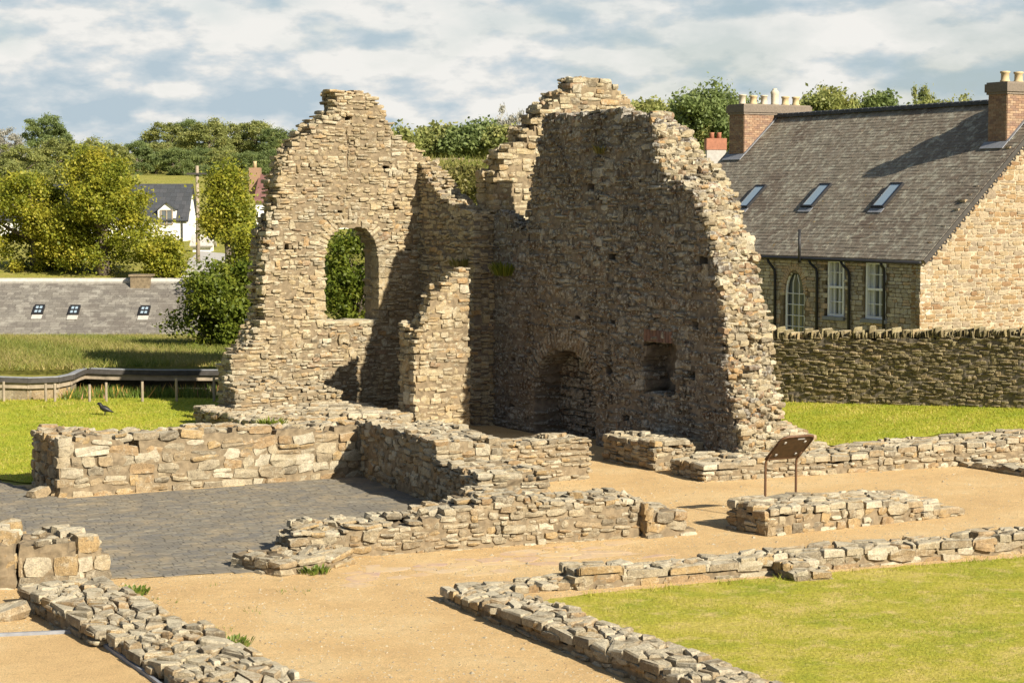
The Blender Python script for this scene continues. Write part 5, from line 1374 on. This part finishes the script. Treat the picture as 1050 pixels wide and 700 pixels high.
# far trees: three kinds, copied
def far_proto(mat, seed):
    r_ = np.random.default_rng(seed)
    cr = [(0, 0, 6.2, 3.0, 3.0, 3.1)]
    for k in range(8):
        a_ = k * 0.8 + r_.uniform(-0.3, 0.3); z_ = (1.6, 3.0, 4.5, 6.0, 7.2, 8.4, 2.4, 5.2)[k]; w_ = math.sqrt(max(0.1, 1 - ((z_ - 6) / 4.2) ** 2))
        cr.append((math.cos(a_) * 3.0 * w_, math.sin(a_) * 3.0 * w_, z_, r_.uniform(1.1, 1.9), r_.uniform(1.1, 1.9), r_.uniform(0.9, 1.5)))
    V, F, tone, C = tree_mesh(cr, 130, 170, 0.14, 0.62, seed, 0.8)
    G = trunk_geo(6.0, C, 0.28, nb=8, seed=seed)
    P = [np.vstack(G.Q), np.vstack(G.T)]
    return raw_mesh('crown', V, [F], [M[mat]], tone), raw_mesh('trunk', np.vstack(G.V), P, [M['bark']], smooth=True)
protos = {'a': far_proto('leaf_far', 21), 'b': far_proto('leaf_far2', 22), 'c': far_proto('leaf_pale', 23), 'd': far_proto('leaf_far', 24), 'e': far_proto('leaf_far2', 25)}
first = {}
def far_tree(kind, u, vt, wpx, Y, label, group, vb=None):
    p = at_depth(u, vt, Y); zg = zf(p[0], Y); k = wpx / F_PX * Y / 8.0
    h = max(2.0, p[2] - zg, k * 7.6); zg = p[2] - h
    cm, tm = protos[kind]
    t = thing('broadleaf_tree' if kind != 'c' else 'willow_tree', (p[0], Y, zg), label, 'tree', group)
    t.rotation_euler[2] = random.uniform(0, 6.28); t.scale = (k, k, h / 9.9)
    for nm, me in (('crown', cm), ('trunk', tm)):
        o = bpy.data.objects.new(nm, me); COL.objects.link(o); o.parent = t
    return t
wl_, wr_, wm_ = 'wood on the left skyline', 'trees behind the stone house', 'wood between the gables'
LL = 'rounded green tree in the wood along the left skyline'
far_tree('b', 48, 116, 58, 250, 'tall domed tree standing highest at the far left skyline', None)
far_tree('c', 4, 128, 50, 200, 'pale silvery tree at the left edge of the skyline', None)
for kind, u, vt, w_, Y in (('a', 20, 146, 60, 180), ('a', 62, 140, 60, 190), ('d', 95, 140, 66, 200), ('a', 118, 146, 50, 190), ('b', 140, 143, 46, 240), ('a', 160, 144, 46, 250), ('b', 182, 150, 44, 235),
                           ('a', 172, 124, 52, 330), ('b', 192, 121, 48, 335), ('a', 214, 124, 56, 320), ('d', 240, 121, 60, 330), ('a', 262, 122, 56, 325), ('b', 282, 130, 48, 320), ('a', 298, 142, 40, 310),
                           ('b', 205, 150, 46, 260), ('a', 228, 150, 48, 250), ('b', 258, 154, 44, 240), ('b', 280, 152, 44, 250), ('a', 300, 158, 40, 240), ('d', 40, 168, 60, 150), ('a', 5, 160, 60, 150), ('a', 85, 165, 60, 150),
                           ('b', 320, 140, 60, 300), ('a', 360, 145, 60, 300), ('b', 210, 168, 40, 230), ('a', 250, 172, 50, 200)):
    far_tree(kind, u, vt, w_, Y, LL, wl_)
LM = 'green tree of the wood showing between the two gables'
for i, (u, vt, w_, Y, mt, lb) in enumerate(((408, 128, 40, 118, 'leaf_far', 'small loose tree at the right shoulder of the window gable'), (446, 124, 66, 130, 'leaf_far', 'broad light green tree between the gables, nearest the window gable'),
        (484, 122, 62, 128, 'leaf_far2', 'broad darker green tree in the middle of the gap between the gables'), (520, 128, 52, 126, 'leaf_far', 'rounded green tree beside the stepped gable, below the silvery willow'))):
    tree_at('broadleaf_tree', u, vt, 172, w_, Y, mt, lb, 80 + i, 110, 110, 0.14, 0.55, 9, rad=0.25)
far_tree('c', 530, 108, 44, 150, 'pale silvery willow beside the stepped gable', None)
LR = 'rounded tree in the row above the house roof'
for kind, u, vt, w_, Y in (('b', 665, 104, 40, 150), ('a', 640, 112, 40, 150), ('b', 706, 92, 52, 120), ('b', 738, 86, 60, 122), ('e', 758, 96, 50, 125), ('a', 690, 112, 40, 118), ('a', 720, 118, 60, 112),
                           ('a', 790, 108, 50, 130), ('a', 828, 92, 44, 130), ('d', 850, 90, 46, 132), ('a', 874, 96, 44, 130), ('b', 901, 98, 36, 128), ('a', 920, 108, 30, 130),
                           ('d', 965, 98, 50, 128), ('a', 985, 104, 40, 130), ('b', 1045, 112, 40, 130)):
    far_tree(kind, u, vt, w_ * 1.4, Y, LR, wr_)
for i, (u, vt, vb, w_, Y, mt, lb) in enumerate(((722, 85, 165, 96, 112, 'leaf_far2', 'broad domed green tree left of the left house chimney'), (664, 104, 160, 44, 116, 'leaf_far', 'small rounded tree crown just right of the stepped gable'),
        (845, 89, 150, 72, 118, 'leaf_far', 'wide light green tree above the middle of the house roof'), (900, 97, 150, 40, 120, 'leaf_far2', 'small round dark tree above the house roof ridge'), (965, 100, 150, 66, 121, 'leaf_far', 'low spreading tree just left of the right house chimney'))):
    tree_at('broadleaf_tree', u, vt, vb, w_, Y, mt, lb, 60 + i, 120, 110, 0.13, 0.55, 9, rad=0.25)
far_tree('a', 948, 82, 34, 126, 'thin-topped tall tree beside the right chimney', None)

# ------------------------------------------------------------------ far left: white house, pole, red-roofed house, lane, field wall
def simple_house(name, x0, x1, y0, y1, zg, zeave, zridge, wallm, roofm, label, ridge_x=True):
    t = thing(name, ((x0 + x1) / 2, (y0 + y1) / 2, zg), label, 'house')
    G = Geo(); G.abox(x0, x1, y0, y1, zg - 1.0, zeave)
    ym = (y0 + y1) / 2
    for x in (x0, x1 - 0.3): G.prism([(x, y0, zeave + 0.001), (x, ym, zridge - 0.08), (x, y1, zeave + 0.001)], (0.3, 0, 0))
    G.build('wall', [wallm], t)
    R = Geo(); s_ = np.array((0, ym - y0, zridge - zeave)); L_ = np.linalg.norm(s_); s_ /= L_; nn = np.array((0, -s_[2], s_[1]))
    oo = np.array((x0 - 0.15, y0, zeave)) - s_ * 0.3
    slates(R, oo, np.array((1.0, 0, 0)), s_, nn, x1 - x0 + 0.3, L_ + 0.3, 0.4, 0.35)
    R.box(oo + np.array(((x1 - x0 + 0.3) / 2, 0, 0)) + s_ * (L_ + 0.3) / 2 - nn * 0.05, ((x1 - x0 + 0.3) / 2, 0, 0), s_ * (L_ + 0.3) / 2, nn * 0.05)
    s2 = np.array((0, -s_[1], s_[2])); n2 = np.array((0, s_[2], s_[1])); o2 = np.array((x0 - 0.15, y1, zeave)) - s2 * 0.3
    R.box(o2 + np.array(((x1 - x0 + 0.3) / 2, 0, 0)) + s2 * (L_ + 0.3) / 2 - n2 * 0.05, ((x1 - x0 + 0.3) / 2, 0, 0), s2 * (L_ + 0.3) / 2, n2 * 0.05)
    r = R.build('roof', [roofm], t)
    return t, r
Yh = 128.0
x1 = at_depth(191, 220, Yh)[0]; zE = at_depth(180, 223, Yh)[2]; zR = at_depth(180, 189, Yh + 2.0)[2]; zg = at_depth(180, 250, Yh)[2]
wh, wr2 = simple_house('white_house', x1 - 12, x1, Yh, Yh + 4, zg, zE, zR, M['render'], M['slate_dark'], 'white rendered house with dark slate roof and a gabled dormer')
# dormer
pa_, pb_ = at_depth(162, 222, Yh)[0], at_depth(180.5, 222, Yh)[0]; zd = at_depth(171, 216, Yh)[2]; zdt = at_depth(171, 209, Yh)[2]
G = Geo(); G.abox(pa_, pb_, Yh - 0.05, Yh + 3, zE - 0.6, zd); G.prism([(pa_, Yh - 0.05, zd + 0.001), ((pa_ + pb_) / 2, Yh - 0.05, zdt + 0.05), (pb_, Yh - 0.05, zd + 0.001)], (0, 3, 0)); dm = G.build('dormer', [M['render']], wh)
G = Geo(); mx = (pa_ + pb_) / 2; hw_ = (pb_ - pa_) / 2
for sg in (-1, 1):
    e1 = np.array((sg * hw_ * 1.1, 0, -(zdt - zd) * 1.1)); nn = np.cross(e1, (0, 1, 0)); nn /= np.linalg.norm(nn)
    G.box(np.array((mx, Yh + 1.4, zdt + 0.10)) + e1 / 2, e1 / 2, (0, 1.6, 0), nn * 0.04)
G.build('dormer_roof', [M['slate_dark']], dm)
G = Geo(); zc = (zd + zE - 0.4) / 2
G.abox(mx - 0.36, mx + 0.36, Yh - 0.10, Yh - 0.055, zc - 0.45, zc + 0.45); dw = G.build('window', [M['glass']], dm)
G = Geo()
for sx in (-0.36, 0, 0.36): G.abox(mx + sx - 0.04, mx + sx + 0.04, Yh - 0.14, Yh - 0.102, zc - 0.48, zc + 0.48)
for sz_ in (-0.45, 0.45): G.abox(mx - 0.31, mx - 0.05, Yh - 0.135, Yh - 0.103, zc + sz_ - 0.03, zc + sz_ + 0.03); G.abox(mx + 0.05, mx + 0.31, Yh - 0.135, Yh - 0.103, zc + sz_ - 0.03, zc + sz_ + 0.03)
G.build('frame', [M['wood']], dw)
G = Geo(); px = at_depth(187, 230, Yh)[0]; G.tube([(px, Yh - 0.08, zg), (px, Yh - 0.08, zE)], 0.05, 6); G.build('drainpipe', [M['black']], wh)
# telegraph pole
pp = at_depth(203, 255, 100.0); zt_ = at_depth(203, 170, 100.0)[2]; zg_ = zf(pp[0], 100)
pole = thing('telegraph_pole', (pp[0], 100, zg_), 'pale wooden telegraph pole right of the white house', 'pole')
G = Geo(); G.tube([(pp[0], 100, zg_ - 0.5), (pp[0], 100, zt_)], [0.11, 0.08], 8); G.build('pole', [M['wood']], pole, True)
G = Geo(); G.abox(pp[0] - 0.5, pp[0] + 0.5, 99.83, 99.88, zt_ - 0.45, zt_ - 0.36); G.build('crossarm', [M['wood_dark']], pole)
# red-roofed house
Yq = 150.0; xa = at_depth(262, 200, Yq)[0]; zE = at_depth(275, 205, Yq)[2]; zR = at_depth(275, 179, Yq + 3.5)[2]; zg = zf(xa, Yq)
rh, rr = simple_house('red_roofed_house', xa, xa + 9, Yq, Yq + 7, zg, zE, zR, M['render'], M['red_slate'], 'distant house with purple-red roof left of the window gable')
G = Geo(); cx = at_depth(260.5, 180, Yq + 3)[0]; G.abox(cx - 0.4, cx + 0.45, Yq + 3, Yq + 4, zR - 1.5, at_depth(260, 172, Yq + 3)[2]); c_ = G.build('chimney', [M['brick']], rr)
G = Geo(); G.lathe((cx, Yq + 3.5, at_depth(260, 172, Yq + 3)[2]), [(0.16, 0), (0.14, 0.4), (0.16, 0.5)]); G.build('chimney_pot', [M['pot']], c_, True)
# pale lane and low outbuilding by the tree
lane = [at_depth(186, 290, 88)[:2], at_depth(240, 290, 88)[:2], at_depth(246, 262, 108)[:2], at_depth(206, 262, 112)[:2], at_depth(194, 268, 104)[:2]]
sheet('lane', lane, 0.05, M['concrete'], 2.0, 0.05)
p = at_depth(194, 262, 112); zg = zf(p[0], 112)
sh, sr = simple_house('outbuilding', p[0] + 0.2, p[0] + 1.2, 112, 113.2, zg, zg + 0.5, zg + 0.95, M['render'], M['concrete'], 'small white outbuilding at the lane end below the telegraph pole')
# wall on the bank between the gables
fw0 = at_depth(425, 163, 86); fw1 = at_depth(530, 163, 86)
w = Wall(fw0[:2], fw1[:2], 0.4, zf(-2, 86) - 0.6).top_m([(0, fw0[2]), (9, fw1[2])])
for i, (u, v, Y, w_, t_) in enumerate(((452, 182, 70, 40, 'left'), (478, 176, 74, 44, 'middle'), (505, 186, 72, 36, 'right'))):
    tree_at('shrub', u, v - 8, v + 26, w_, Y, 'leaf_dry', ('small straw-coloured bush below the pale bank wall, nearest the window gable', 'widest straw-coloured bush below the pale bank wall', 'small straw-coloured bush against the stepped gable')[i], 40 + i, 70, 70, 0.08, 0.35, 5, rad=0.05, cat='shrub')
o = w.lay('field_wall', [M['low'], M['mortar']], None, (0.2, 0.5), (0.1, 0.2), 0.2, 0.02, 0.02); set_props(o, 'pale straight wall on the bank between the gables', 'stone wall')
blades('bank_grass', [(-5, 60), (1.5, 60), (1.5, 83), (-5, 83)], 16000, 0.4, 0.05, M['grass_tall'], 0.0, None, 0.4, 'rough brown and green grass on the bank between the gables', 'grass')
